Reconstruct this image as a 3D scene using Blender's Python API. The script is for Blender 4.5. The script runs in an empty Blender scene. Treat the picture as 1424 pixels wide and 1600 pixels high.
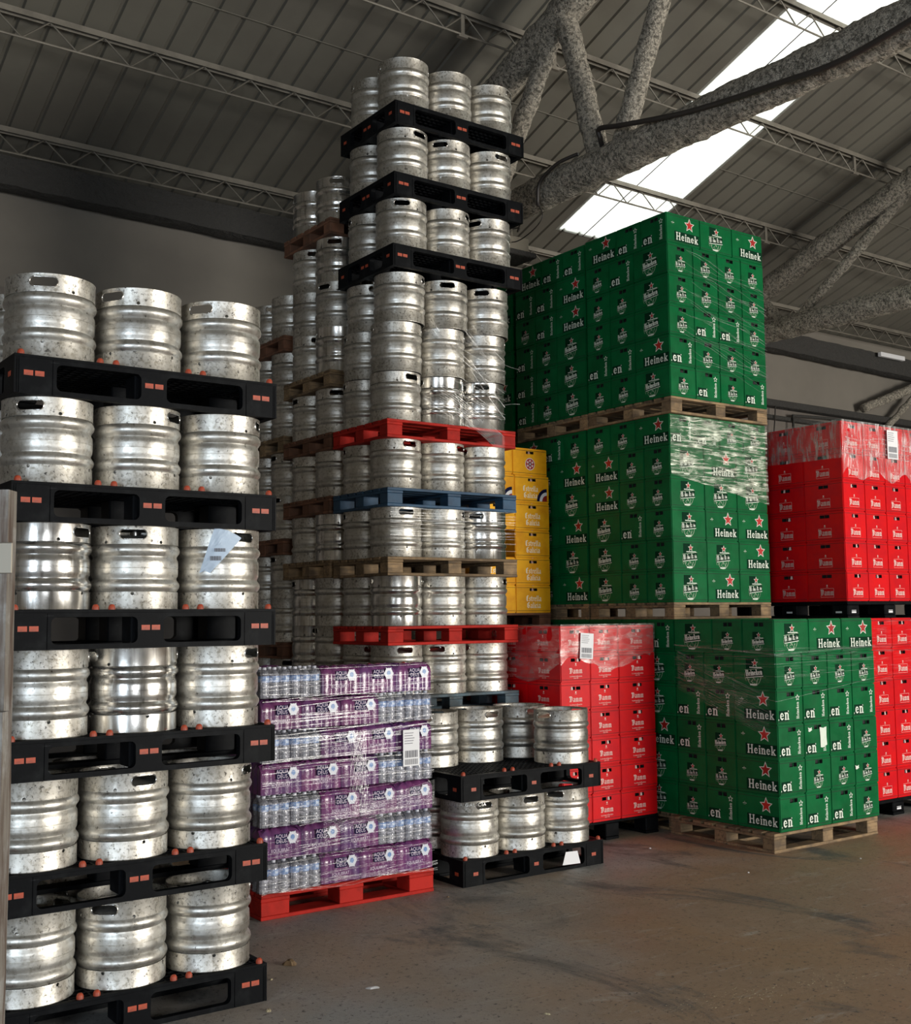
import bpy, bmesh, math, random
from mathutils import Vector, Matrix, noise
R_ = math.radians
SC = bpy.context.scene
COL = SC.collection
random.seed(7)

# ------------------------------------------------------------------ camera
YAW, PITCH, ROLL, CAMH, FPX = 0.9486, 0.0891, -0.0091, 1.7274, 1809.63
cam = bpy.data.cameras.new('camera'); camo = bpy.data.objects.new('camera', cam); COL.objects.link(camo)
fh = Vector((math.cos(YAW), math.sin(YAW), 0)); rt = Vector((math.sin(YAW), -math.cos(YAW), 0)); uz = Vector((0, 0, 1))
fw = fh * math.cos(PITCH) + uz * math.sin(PITCH); up = -fh * math.sin(PITCH) + uz * math.cos(PITCH)
ax = rt * math.cos(ROLL) + up * math.sin(ROLL); ay = -rt * math.sin(ROLL) + up * math.cos(ROLL)
camo.matrix_world = Matrix(((ax.x, ay.x, -fw.x, 0), (ax.y, ay.y, -fw.y, 0), (ax.z, ay.z, -fw.z, CAMH), (0, 0, 0, 1)))
cam.sensor_fit = 'VERTICAL'; cam.sensor_height = 36; cam.sensor_width = 36; cam.lens = FPX * 36 / 1600
cam.clip_start = 0.05; cam.clip_end = 200
SC.camera = camo

# ------------------------------------------------------------------ world, lights, exposure
w = bpy.data.worlds.new('world'); SC.world = w; w.use_nodes = True
w.node_tree.nodes['Background'].inputs[0].default_value = (0.72, 0.82, 1.0, 1)
w.node_tree.nodes['Background'].inputs[1].default_value = 1.0
def area(name, loc, rot, sx, sy, power, color):
    l = bpy.data.lights.new(name, 'AREA'); l.shape = 'RECTANGLE'; l.size = sx; l.size_y = sy; l.energy = power; l.color = color
    o = bpy.data.objects.new(name, l); o.location = loc; o.rotation_euler = rot; COL.objects.link(o); return o
# daylight through the big open door behind the photographer, and a second door further right
area('door_daylight', (12.2, -8.7, 2.1), (R_(90), 0, R_(12)), 7.0, 3.8, 2250, (1.0, 0.955, 0.87))
area('rear_door_daylight', (-1.6, -8.9, 1.8), (R_(90), 0, 0), 3.0, 3.2, 270, (0.93, 0.97, 1.0))
area('side_fill_light', (-4.6, -1.5, 2.0), (R_(90), 0, R_(-90)), 3.0, 3.4, 330, (0.74, 0.87, 1.0))  # unseen cool lamp added to fill the left-hand faces of the stacks
# daylight falling on the translucent roof panel from above
SLOPE = math.atan(0.356)
area('roof_daylight', (9.73, 7.3, 9.35), (-SLOPE, 0, 0), 2.2, 9.5, 300, (1.0, 0.97, 0.90))
vs = SC.view_settings
vs.view_transform = 'Standard'; vs.look = 'None'; vs.exposure = 0.0; vs.gamma = 1; vs.use_curve_mapping = False

# ------------------------------------------------------------------ helpers
class MB:
    def __init__(s): s.v = []; s.f = []; s.m = []
    def add(s, vs_, fs, m=0):
        o = len(s.v); s.v += [tuple(v) for v in vs_]; s.f += [tuple(i + o for i in f) for f in fs]; s.m += [m] * len(fs)
    def box(s, x0, x1, y0, y1, z0, z1, m=0):
        v = [(x, y, z) for z in (z0, z1) for y in (y0, y1) for x in (x0, x1)]
        s.add(v, [(0, 2, 3, 1), (4, 5, 7, 6), (0, 1, 5, 4), (2, 6, 7, 3), (0, 4, 6, 2), (1, 3, 7, 5)], m)
    def cbox(s, x0, x1, y0, y1, z0, z1, c=0.004, m=0):     # box with chamfered edges
        bm = bmesh.new(); bmesh.ops.create_cube(bm, size=1)
        for v in bm.verts: v.co = Vector(((x0 + x1) / 2 + v.co.x * (x1 - x0), (y0 + y1) / 2 + v.co.y * (y1 - y0), (z0 + z1) / 2 + v.co.z * (z1 - z0)))
        bmesh.ops.bevel(bm, geom=bm.edges[:], offset=c, segments=1, affect='EDGES')
        bm.verts.index_update(); s.add([v.co for v in bm.verts], [[v.index for v in f.verts] for f in bm.faces], m); bm.free()
    def lathe(s, prof, n=48, m=0, cx=0, cy=0, z0=0):
        vs_ = []; fs = []
        for r, z in prof:
            for i in range(n):
                a = 2 * math.pi * i / n; vs_.append((cx + r * math.cos(a), cy + r * math.sin(a), z + z0))
        for j in range(len(prof) - 1):
            for i in range(n):
                a = j * n + i; b = j * n + (i + 1) % n; fs.append((a, b, b + n, a + n))
        s.add(vs_, fs, m)
    def tube(s, pts, r, n=8, m=0, closed=False, cap=True, jit=0, jf=6.0):
        pts = [Vector(p) for p in pts]; N = len(pts); vs_ = []; fs = []
        t0 = (pts[1] - pts[0]).normalized(); ref = Vector((0, 0, 1)) if abs(t0.z) < .9 else Vector((1, 0, 0))
        u = t0.cross(ref).normalized()
        for k, p in enumerate(pts):
            if closed: t = (pts[(k + 1) % N] - pts[k - 1]).normalized()
            elif k == 0: t = (pts[1] - pts[0]).normalized()
            elif k == N - 1: t = (pts[-1] - pts[-2]).normalized()
            else: t = (pts[k + 1] - pts[k - 1]).normalized()
            u = (u - t * u.dot(t)).normalized(); w_ = t.cross(u)
            rr = r[k] if isinstance(r, (list, tuple)) else r
            for i in range(n):
                a = 2 * math.pi * i / n; d = u * math.cos(a) + w_ * math.sin(a); q = p + d * rr
                if jit: q = p + d * (rr + jit * (noise.noise(q * jf) + .6 * noise.noise(q * jf * 2.7) + .45 * noise.noise(q * jf * 6)))
                vs_.append(q)
        for k in range(N if closed else N - 1):
            for i in range(n):
                a = k * n + i; b = k * n + (i + 1) % n; c = ((k + 1) % N) * n
                fs.append((a, b, c + (i + 1) % n, c + i))
        if cap and not closed: fs += [tuple(range(n))[::-1], tuple((N - 1) * n + i for i in range(n))]
        s.add(vs_, fs, m)
    def poly(s, pts, z=0.0, m=0): s.add([(x, y, z) for x, y in pts], [tuple(range(len(pts)))], m)
    def build(s, name, mats, parent=None, smooth=None):
        me = bpy.data.meshes.new(name); me.from_pydata(s.v, [], s.f)
        for m in (mats if isinstance(mats, (list, tuple)) else [mats]): me.materials.append(m)
        me.polygons.foreach_set('material_index', s.m)
        if smooth: 
            me.polygons.foreach_set('use_smooth', [True] * len(me.polygons)); me.set_sharp_from_angle(angle=R_(smooth))
        me.update(); return link(name, me, parent)
def link(name, me, parent=None):
    o = bpy.data.objects.new(name, me); COL.objects.link(o)
    if parent: o.parent = parent
    return o
def inst(src, parent=None, loc=None, rot=None):
    o = src.copy(); COL.objects.link(o); o.parent = parent
    if loc is not None: o.location = loc
    if rot is not None: o.rotation_euler = rot
    return o
def empty(name, loc=(0, 0, 0), rz=0):
    o = bpy.data.objects.new(name, None); COL.objects.link(o); o.location = loc; o.rotation_euler = (0, 0, rz); o.empty_display_size = .1; return o
def tag(o, label, cat, group=None, kind=None):
    o['label'] = label; o['category'] = cat
    if group: o['group'] = group
    if kind: o['kind'] = kind
    return o
def structure(o): o['kind'] = 'structure'; return o
def boolean_cut(o, cutter):
    md = o.modifiers.new('b', 'BOOLEAN'); md.operation = 'DIFFERENCE'; md.object = cutter; md.solver = 'EXACT'
    dg = bpy.context.evaluated_depsgraph_get(); dg.update()
    me = bpy.data.meshes.new_from_object(o.evaluated_get(dg)); o.modifiers.clear(); o.data = me
    bpy.data.objects.remove(cutter)
PROTOS = []   # prototype parts, removed from the scene at the end
def proto(o): PROTOS.append(o); return o

# ------------------------------------------------------------------ materials
def mat(name, base=(.5, .5, .5), rough=.5, metal=0.0, bump=None, var=None, spots=None, rvar=None, rand=0.0, spec=.5, coords='Object', streak=None, coat=0):
    m = bpy.data.materials.new(name); m.use_nodes = True; nt = m.node_tree; N = nt.nodes; L = nt.links
    b = N['Principled BSDF']; b.inputs['Base Color'].default_value = (*base, 1); b.inputs['Roughness'].default_value = rough
    b.inputs['Metallic'].default_value = metal; b.inputs['Specular IOR Level'].default_value = spec; b.inputs['Coat Weight'].default_value = coat
    tc = N.new('ShaderNodeTexCoord'); oi = N.new('ShaderNodeObjectInfo')
    add = N.new('ShaderNodeVectorMath'); add.operation = 'MULTIPLY_ADD'
    L.new(oi.outputs['Random'], add.inputs[0]); add.inputs[1].default_value = (37, 53, 71)
    L.new(tc.outputs[coords], add.inputs[2]); P = add.outputs[0]
    if not rand and coords == 'Object' and not spots: P = tc.outputs[coords]
    def nz(scale, detail=3, rough_=.6, vec=None):
        n = N.new('ShaderNodeTexNoise'); n.inputs['Scale'].default_value = scale; n.inputs['Detail'].default_value = detail; n.inputs['Roughness'].default_value = rough_
        L.new(vec or P, n.inputs['Vector']); return n.outputs['Fac']
    def ramp(f, a, b_):
        r = N.new('ShaderNodeMapRange'); L.new(f, r.inputs[0]); r.inputs[1].default_value = a; r.inputs[2].default_value = b_; return r.outputs[0]
    col = None
    def mix(c1, c2, f):
        x = N.new('ShaderNodeMix'); x.data_type = 'RGBA'
        if isinstance(c1, tuple): x.inputs[6].default_value = (*c1, 1)
        else: L.new(c1, x.inputs[6])
        if isinstance(c2, tuple): x.inputs[7].default_value = (*c2, 1)
        else: L.new(c2, x.inputs[7])
        if isinstance(f, float): x.inputs[0].default_value = f
        else: L.new(f, x.inputs[0])
        return x.outputs[2]
    col = base
    for v in (var or []):           # (color, scale, lo, hi)
        col = mix(col, v[0], ramp(nz(v[1], 5), v[2], v[3]))
    for v in (spots or []):
        col = mix(col, v[0], ramp(nz(v[1], 6, .75), v[2], v[3]))
    if streak:
        mp = N.new('ShaderNodeMapping'); mp.inputs['Scale'].default_value = streak[1]; L.new(P, mp.inputs[0])
        col = mix(col, streak[0], ramp(nz(streak[2], 5, .6, mp.outputs[0]), streak[3], streak[4]))
    if rand:
        mr = N.new('ShaderNodeMapRange'); L.new(oi.outputs['Random'], mr.inputs[0]); mr.inputs[3].default_value = 1 - rand; mr.inputs[4].default_value = 1.0
        h = N.new('ShaderNodeHueSaturation'); L.new(mr.outputs[0], h.inputs['Value'])
        if isinstance(col, tuple): h.inputs['Color'].default_value = (*col, 1)
        else: L.new(col, h.inputs['Color'])
        col = h.outputs[0]
    if not isinstance(col, tuple): L.new(col, b.inputs['Base Color'])
    if rvar:
        mr = N.new('ShaderNodeMapRange'); L.new(nz(rvar[0], 4), mr.inputs[0]); mr.inputs[1].default_value = .3; mr.inputs[2].default_value = .7
        mr.inputs[3].default_value = rvar[1]; mr.inputs[4].default_value = rvar[2]; L.new(mr.outputs[0], b.inputs['Roughness'])
    prev = None
    for bs in (bump or []):         # (scale, strength, distance)
        bp = N.new('ShaderNodeBump'); bp.inputs['Strength'].default_value = bs[1]; bp.inputs['Distance'].default_value = bs[2]
        L.new(nz(bs[0], 4, .6), bp.inputs['Height'])
        if prev: L.new(prev, bp.inputs['Normal'])
        prev = bp.outputs[0]
    if prev: L.new(prev, b.inputs['Normal'])
    return m
STEEL = mat('worn_steel', (.77, .75, .70), .40, .93, bump=[(9, .4, .006), (90, .3, .0014)], var=[((.66, .635, .575), 8, .42, .62), ((.52, .49, .43), 45, .50, .68)],
            spots=[((.10, .09, .075), 46, .60, .68)], rvar=(14, .32, .50), rand=.22)
STEEL_C = mat('clean_steel', (.80, .785, .75), .27, .95, bump=[(7, .25, .004)], var=[((.66, .64, .60), 9, .45, .7)], rvar=(10, .16, .30), rand=.12, streak=((.36, .34, .31), (22, 22, 1.2), 2.2, .5, .7))
STEEL_R = mat('rubbed_chime_steel', (.76, .735, .68), .44, .92, bump=[(30, .35, .002)], var=[((.60, .57, .51), 11, .40, .60), ((.40, .37, .31), 55, .50, .66)],
              spots=[((.10, .09, .08), 60, .56, .64)], rand=.22)
BLACKP = mat('black_plastic', (.004, .0045, .0055), .5, spec=.07, bump=[(40, .3, .002)], var=[((.010, .011, .012), 12, .5, .72)], streak=((.05, .052, .055), (3, 3, 30), 3, .68, .8))
ORANGE = mat('orange_plastic', (.42, .060, .022), .5, var=[((.20, .045, .025), 30, .45, .7)])
WOOD = mat('weathered_pallet_wood', (.34, .225, .115), .8, bump=[(60, .4, .003)], var=[((.16, .11, .065), 9, .4, .65)], streak=((.11, .075, .045), (2, 30, 30), 2, .5, .7), rand=.4)
WOODD = mat('brown_pallet_wood', (.22, .095, .05), .8, bump=[(60, .4, .003)], var=[((.12, .06, .035), 9, .4, .65)], rand=.35)
WRED = mat('red_painted_wood', (.50, .022, .014), .7, spec=.2, bump=[(50, .35, .002)], var=[((.34, .016, .010), 8, .45, .65)], spots=[((.20, .06, .04), 45, .66, .72)], rand=.25)
WBLUE = mat('blue_painted_wood', (.028, .085, .16), .65, bump=[(50, .35, .002)], var=[((.02, .055, .11), 8, .45, .65)], spots=[((.30, .28, .24), 40, .655, .70)], rand=.25)
WGREYB = mat('faded_blue_wood', (.11, .17, .21), .75, bump=[(50, .35, .002)], var=[((.07, .08, .085), 8, .4, .65)], spots=[((.32, .30, .27), 40, .62, .70)], rand=.3)
GREEN = mat('green_crate_plastic', (.0012, .128, .036), .38, bump=[(5, .12, .004)], var=[((.001, .098, .027), 6, .4, .65)], rvar=(9, .30, .48), rand=.16, spec=.16)
GREEND = mat('dark_green_print', (.0015, .028, .012), .7, spec=.08)
REDC = mat('red_crate_plastic', (.70, .003, .006), .42, spec=.22, bump=[(5, .12, .004)], var=[((.58, .003, .010), 6, .4, .65)], rand=.12)
YELC = mat('yellow_crate_plastic', (1.0, .50, .010), .5, spec=.25, bump=[(5, .12, .004)], var=[((.85, .36, .005), 6, .4, .65)], rand=.08)
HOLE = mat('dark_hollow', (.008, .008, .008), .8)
PALE = mat('pale_print', (.70, .76, .66), .5, spots=[((.40, .52, .42), 70, .6, .66)])
PALEW = mat('worn_pale_print', (.26, .36, .24), .5, spots=[((.02, .12, .05), 45, .5, .6)])
STAR = mat('red_star_print', (.50, .018, .012), .45, rand=.45)
PINK = mat('white_print_on_red', (.80, .52, .48), .5)
CREAM = mat('cream_print', (1.0, .88, .62), .5)
WHITE = mat('white_paper', (.78, .78, .80), .6)
GREYP = mat('grey_print', (.14, .14, .16), .6)
NAVY = mat('navy_print', (.006, .008, .045), .7, spec=.1)
LILAC = mat('lilac_print', (.62, .50, .66), .45)
PURPLE = mat('purple_shrink_film', (.19, .045, .16), .26, bump=[(26, .6, .006), (70, .35, .003)], var=[((.12, .05, .17), 5, .4, .62)], rand=.25, coat=.4)
CLEARP = mat('clear_bottle_plastic', (.22, .23, .26), .16, bump=[(30, .5, .004)], var=[((.08, .08, .10), 14, .4, .6)], coat=.5)
BLUEL = mat('blue_bottle_label', (.10, .22, .48), .35, var=[((.55, .65, .8), 30, .52, .6)])
CAPM = mat('bottle_cap_plastic', (.62, .64, .72), .35)
FIREP = mat('sprayed_fireproofing', (.74, .67, .56), .95, spec=.1, bump=[(24, 1.0, .10), (70, 1.0, .05)], spots=[((.24, .22, .18), 34, .46, .58)])
FIRED = mat('dark_beam_coating', (.045, .043, .04), .95, bump=[(14, 1.0, .04)], spots=[((.4, .38, .33), 14, .74, .78)])
SHEET = mat('roof_sheet_metal', (.165, .155, .128), .7, .0, spec=.2, var=[((.135, .125, .105), .8, .4, .65)])
JOIST = mat('painted_joist_steel', (.22, .20, .165), .6, .2, var=[((.16, .145, .12), 3, .45, .6)])
CABLE = mat('black_cable', (.03, .025, .022), .5)
WALLM = mat('painted_wall', (.225, .205, .175), .9, spec=.1, bump=[(3, .3, .01)], var=[((.19, .172, .148), .7, .4, .65)])
WALLL = mat('plaster_wall', (.17, .148, .13), .9, bump=[(6, .3, .01)], var=[((.13, .115, .10), 1.3, .4, .65)])  # base colour darkened to stand in for shade behind the stacks
PLANK = mat('weathered_grey_board', (.20, .18, .155), .8, bump=[(30, .6, .004)], streak=((.09, .06, .045), (20, 20, 1.5), 2, .45, .62), var=[((.28, .27, .25), 9, .5, .6)])
GALV = mat('galvanised_bracket', (.30, .27, .22), .6, .6)
YEL2 = mat('yellow_plastic', (.5, .3, .03), .5)

def floor_mat():
    m = bpy.data.materials.new('stained_concrete'); m.use_nodes = True; nt = m.node_tree; N = nt.nodes; L = nt.links; b = N['Principled BSDF']
    tc = N.new('ShaderNodeTexCoord'); P = tc.outputs['Object']
    def nz(s, d, r=.6, dist=0, sc=None):
        n = N.new('ShaderNodeTexNoise'); n.inputs['Scale'].default_value = s; n.inputs['Detail'].default_value = d; n.inputs['Roughness'].default_value = r; n.inputs['Distortion'].default_value = dist
        if sc:
            mp = N.new('ShaderNodeMapping'); mp.inputs['Scale'].default_value = sc; mp.inputs['Rotation'].default_value = (0, 0, .4); L.new(P, mp.inputs[0]); L.new(mp.outputs[0], n.inputs[0])
        else: L.new(P, n.inputs[0])
        return n.outputs['Fac']
    def rng(f, a, b_):
        r = N.new('ShaderNodeMapRange'); L.new(f, r.inputs[0]); r.inputs[1].default_value = a; r.inputs[2].default_value = b_; return r.outputs[0]
    def mix(c1, c2, f):
        x = N.new('ShaderNodeMix'); x.data_type = 'RGBA'
        for s_, c in ((6, c1), (7, c2)):
            if isinstance(c, tuple): x.inputs[s_].default_value = (*c, 1)
            else: L.new(c, x.inputs[s_])
        L.new(f, x.inputs[0]); return x.outputs[2]
    c = mix((.36, .355, .34), (.24, .238, .23), rng(nz(.8, 5, .6, .6), .38, .62))
    c = mix(c, (.39, .26, .155), rng(nz(.42, 4, .55, .8), .46, .66))
    vd = N.new('ShaderNodeVectorMath'); vd.operation = 'DISTANCE'; L.new(P, vd.inputs[0]); vd.inputs[1].default_value = (6.4, 2.6, 0)
    ad = N.new('ShaderNodeMath'); ad.operation = 'MULTIPLY_ADD'; L.new(nz(.9, 5, .6, .5), ad.inputs[0]); ad.inputs[1].default_value = 2.2; L.new(vd.outputs['Value'], ad.inputs[2])
    mk = N.new('ShaderNodeMath'); mk.operation = 'MULTIPLY'; L.new(rng(ad.outputs[0], 5.0, 3.9), mk.inputs[0]); mk.inputs[1].default_value = .75
    c = mix(c, (.34, .225, .13), mk.outputs[0])
    c = mix(c, (.12, .118, .11), rng(nz(1.3, 7, .7, 1.2, (1, .45, 1)), .54, .66))
    c = mix(c, (.48, .46, .42), rng(nz(2.6, 9, .85, 1.5, (.4, 1.6, 1)), .56, .72))
    c = mix(c, (.07, .065, .06), rng(nz(30, 5, .85), .57, .62))
    c = mix(c, (.48, .44, .36), rng(nz(75, 3, .85), .66, .69))
    L.new(c, b.inputs['Base Color'])
    L.new(rng(nz(3, 4), -.3, 1.1), b.inputs['Roughness'])
    bp = N.new('ShaderNodeBump'); bp.inputs['Strength'].default_value = .7; bp.inputs['Distance'].default_value = .012; L.new(nz(16, 8, .8), bp.inputs['Height']); L.new(bp.outputs[0], b.inputs['Normal'])
    return m
def skylight_mat():
    m = bpy.data.materials.new('translucent_roof_panel'); m.use_nodes = True; nt = m.node_tree; N = nt.nodes; L = nt.links
    N.remove(N['Principled BSDF']); t = N.new('ShaderNodeBsdfTranslucent'); t.inputs[0].default_value = (.92, .94, .90, 1)
    d = N.new('ShaderNodeBsdfDiffuse'); d.inputs[0].default_value = (.8, .8, .76, 1); x = N.new('ShaderNodeMixShader'); x.inputs[0].default_value = .2
    L.new(t.outputs[0], x.inputs[1]); L.new(d.outputs[0], x.inputs[2]); L.new(x.outputs[0], N['Material Output'].inputs[0]); return m
def film_mat(name, tint=(.9, .9, .9), amount=.5, sc=(3, 3, 60), base=.06, lo=.48, hi=.72, rot=(0, 0, 0), dist=.8):
    m = bpy.data.materials.new(name); m.use_nodes = True; nt = m.node_tree; N = nt.nodes; L = nt.links; N.remove(N['Principled BSDF'])
    tr = N.new('ShaderNodeBsdfTransparent'); gl = N.new('ShaderNodeBsdfGlossy'); gl.inputs['Roughness'].default_value = .32; gl.inputs[0].default_value = (*tint, 1)
    df = N.new('ShaderNodeBsdfDiffuse'); df.inputs[0].default_value = (*tint, 1)
    a = N.new('ShaderNodeMixShader'); a.inputs[0].default_value = .4; L.new(gl.outputs[0], a.inputs[1]); L.new(df.outputs[0], a.inputs[2])
    tc = N.new('ShaderNodeTexCoord'); mp = N.new('ShaderNodeMapping'); mp.inputs['Scale'].default_value = sc; mp.inputs['Rotation'].default_value = rot; L.new(tc.outputs['Object'], mp.inputs[0])
    n = N.new('ShaderNodeTexNoise'); n.inputs['Scale'].default_value = 1; n.inputs['Detail'].default_value = 5; n.inputs['Roughness'].default_value = .65; n.inputs['Distortion'].default_value = dist; L.new(mp.outputs[0], n.inputs[0])
    r = N.new('ShaderNodeMapRange'); L.new(n.outputs['Fac'], r.inputs[0]); r.inputs[1].default_value = lo; r.inputs[2].default_value = hi; r.inputs[3].default_value = base; r.inputs[4].default_value = amount
    bp = N.new('ShaderNodeBump'); bp.inputs['Strength'].default_value = .9; bp.inputs['Distance'].default_value = .01; L.new(n.outputs['Fac'], bp.inputs['Height']); L.new(bp.outputs[0], gl.inputs['Normal'])
    x = N.new('ShaderNodeMixShader'); L.new(r.outputs[0], x.inputs[0]); L.new(tr.outputs[0], x.inputs[1]); L.new(a.outputs[0], x.inputs[2]); L.new(x.outputs[0], N['Material Output'].inputs[0]); return m
FLOORM = floor_mat(); SKYM = skylight_mat()
FILM = film_mat('clear_stretch_film', amount=.13, base=.0, lo=.52)
FILMH = film_mat('creased_stretch_film', amount=.5, sc=(34, 34, 5), base=.10, lo=.46, hi=.66, rot=(0, .5, 0), dist=.3)
FILMG = film_mat('glossy_stretch_film', (.95, 1, .85), amount=.7, sc=(4, 4, 42), base=.04, lo=.46, hi=.66)
FILMR = film_mat('hazy_stretch_film', (1, .86, .84), amount=.36, sc=(6, 6, 24), base=.10, lo=.44, hi=.68, rot=(0, .35, 0), dist=.4)
STRAND = film_mat('stretch_film_strands', amount=.36, sc=(6, 6, 6), base=.10)

# ------------------------------------------------------------------ shed: floor, walls, roof
XL, XR, YN, YF = -5.0, 24.0, -9.2, 11.2
ROOFY0, ROOFZ0 = 10.9, 6.31          # underside of sheets over the last joist
zroof = lambda y: ROOFZ0 + .356 * (ROOFY0 - y)
RIDGE = 0.6
def zr2(y): return zroof(y) if y >= RIDGE else zroof(RIDGE) - .356 * (RIDGE - y)
b = MB(); b.box(XL, XR, YN, YF, -.2, 0); structure(b.build('floor', FLOORM))
b = MB(); b.box(XL, XR, YF, YF + .25, 4.86, 6.12); structure(b.build('wall_back', WALLM))
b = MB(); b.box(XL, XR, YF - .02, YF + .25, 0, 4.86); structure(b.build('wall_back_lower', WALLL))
def gable(name, x0, x1, opening=None):
    b = MB(); ys = [YN, RIDGE, YF + .25]
    def slab(ya, yb, za=0, top=True):
        v = [(x, y, z) for x in (x0, x1) for (y, z) in ((ya, za), (yb, za), (yb, zr2(yb) + .1), (ya, zr2(ya) + .1))]
        b.add(v, [(0, 1, 2, 3), (7, 6, 5, 4), (0, 4, 5, 1), (1, 5, 6, 2), (2, 6, 7, 3), (3, 7, 4, 0)])
    if opening:
        ya, yb, h = opening; slab(YN, ya); slab(ya, RIDGE if yb > RIDGE else yb, h); slab(min(yb, RIDGE), RIDGE); slab(RIDGE, YF + .25)
    else: slab(YN, RIDGE); slab(RIDGE, YF + .25)
    structure(b.build(name, WALLM))
gable('wall_left', XL - .25, XL, (-3.0, 0.0, 3.7)); gable('wall_right', XR, XR + .25)
b = MB(); b.box(XL, -3.2, YN - .25, YN, 0, zr2(YN) + .1); b.box(-3.2, 0, YN - .25, YN, 3.5, zr2(YN) + .1); b.box(0, 8.2, YN - .25, YN, 0, zr2(YN) + .1); b.box(16.4, XR, YN - .25, YN, 0, zr2(YN) + .1); b.box(8.2, 16.4, YN - .25, YN, 4.3, zr2(YN) + .1)
structure(b.build('wall_front', WALLM))
# corrugated roof
PIT, DEP = .25, .022
def corr(name, x0, x1, ya, yb, m, off=0.0):
    prof = []; n0 = math.floor(x0 / PIT) - 1; x = n0 * PIT
    while x < x1 + PIT:
        prof += [(x, 0), (x + .19, 0), (x + .202, DEP), (x + .226, DEP), (x + .238, 0)]; x += PIT
    prof = [(x0, 0)] + [p for p in prof if x0 < p[0] < x1] + [(x1, 0)]
    b = MB(); n = len(prof); ys = [ya, yb]; v = []
    for y in ys:
        for dz in (0, .008):
            v += [(px, y, zr2(y) + pz + dz + off) for px, pz in prof]
    f = []
    for i in range(n - 1):
        f.append((i, i + 1, 2 * n + i + 1, 2 * n + i)); f.append((n + i, 3 * n + i, 3 * n + i + 1, n + i + 1))
        f.append((i, n + i, n + i + 1, i + 1)); f.append((2 * n + i, 2 * n + i + 1, 3 * n + i + 1, 3 * n + i))
    b.add(v, f); return structure(b.build(name, m))
SKX0, SKX1, SKY = 9.1, 10.36, 10.5
corr('ceiling_sheets_left', XL - .3, SKX0 + .04, RIDGE, YF + .5, SHEET)
corr('ceiling_sheets_right', SKX1 - .04, XR + .3, RIDGE, YF + .5, SHEET)
corr('ceiling_sheets_eave', SKX0 - .02, SKX1 + .02, SKY, YF + .5, SHEET, .012)
corr('ceiling_sheets_front', XL - .3, XR + .3, YN - .5, RIDGE + .02, SHEET, .012)
corr('window_1', SKX0, SKX1, RIDGE, SKY + .03, SKYM, -.004)
# seam flashing of the sheets (overlap strips) 
for k, y in enumerate((9.0, 6.2)):
    b = MB(); z = zr2(y)
    b.box(XL, SKX0, y - .01, y + .01, z - .004, z + .004); b.box(SKX1, XR, y - .01, y + .01, z - .004, z + .004)
    o = structure(b.build('trim_%d' % (k + 1), SHEET))
# eave beam with dark sprayed coating
pts = [(XL + i * .12, 11.03, 5.90) for i in range(int((XR - XL) / .12))]
b = MB()
v = []; f = []
sec = [(-.19, -.20), (-.06, -.215), (.1, -.21), (.18, -.19), (.19, 0), (.18, .18), (.05, .215), (-.1, .21), (-.19, .19), (-.2, 0)]
for (x, y, z) in pts:
    for (dy, dz) in sec:
        q = Vector((x, y + dy, z + dz)); k = .022 * (noise.noise(q * 5) + .6 * noise.noise(q * 13)); v.append((x, y + dy * .68 * (1 + 3 * k), z + dz * .72 * (1 + 4 * k) - max(0, x - 2.7) * .013))
ns = len(sec)
for i in range(len(pts) - 1):
    for j in range(ns): f.append((i * ns + j, i * ns + (j + 1) % ns, (i + 1) * ns + (j + 1) % ns, (i + 1) * ns + j))
b.add(v, f); structure(b.build('trim_eave_beam', FIRED, smooth=60))
# dark rail along the back wall, where the lower wall steps
b = MB(); b.cbox(9.0, XR - .01, 11.02, 11.19, 4.78, 4.88, .01); b.cbox(9.0, XR - .01, 11.08, 11.19, 4.60, 4.66, .01)
structure(b.build('trim_wall_rail', FIRED))
def part_tube(name, pts, r, n, m, parent, **k): b_ = MB(); b_.tube(pts, r, n, **k); return b_.build(name, m, parent, smooth=60)
# lattice joists
def joist(y, label, k):
    z = zr2(y) - .035; t = empty('roof_joist', (0, y, 0)); tag(t, label, 'roof joist', 'lattice joists under the roof sheets')
    b = MB(); b.box(XL, XR, -.035, .035, z - .0, z + .006); b.box(XL, XR, -.035, -.029, z - .045, z); b.box(XL, XR, .029, .035, z - .045, z)
    b.build('top_chord', JOIST, t)
    D = .225; zb = z - D
    b = MB(); b.tube([(XL, 0, zb), (XR, 0, zb)], .0105, 6); b.build('bottom_chord', JOIST, t)
    b = MB(); x = XL + k * .11; p = .46; pts = []
    while x < XR - p: pts += [(x, 0, zb), (x + p * .5, 0, z - .03)]; x += p
    b.tube(pts, .009, 5); b.build('lattice_bar', JOIST, t)
    for xt in (6.55, 12.4):
        for sx in (-.55, .55):
            b = MB(); b.box(xt + sx - .02, xt + sx + .02, -.01, .01, zb - .02, z); b.box(xt + sx - .05, xt + sx + .05, -.02, .02, zb - .035, zb - .018); b.build('hanger_plate', JOIST, t)
for k, (y, l) in enumerate([(10.88, 'thin zigzag lattice joist nearest the dark eave beam'), (9.55, 'thin zigzag lattice joist, second one up from the eave'),
        (8.19, 'thin zigzag lattice joist, third up from the eave, crossing the middle of the skylight'), (6.9, 'thin zigzag lattice joist, fourth from the eave, at top right corner'), (5.6, 'thin zigzag lattice joist, fifth from the eave, almost out of frame')]): joist(y, l, k)
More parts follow.
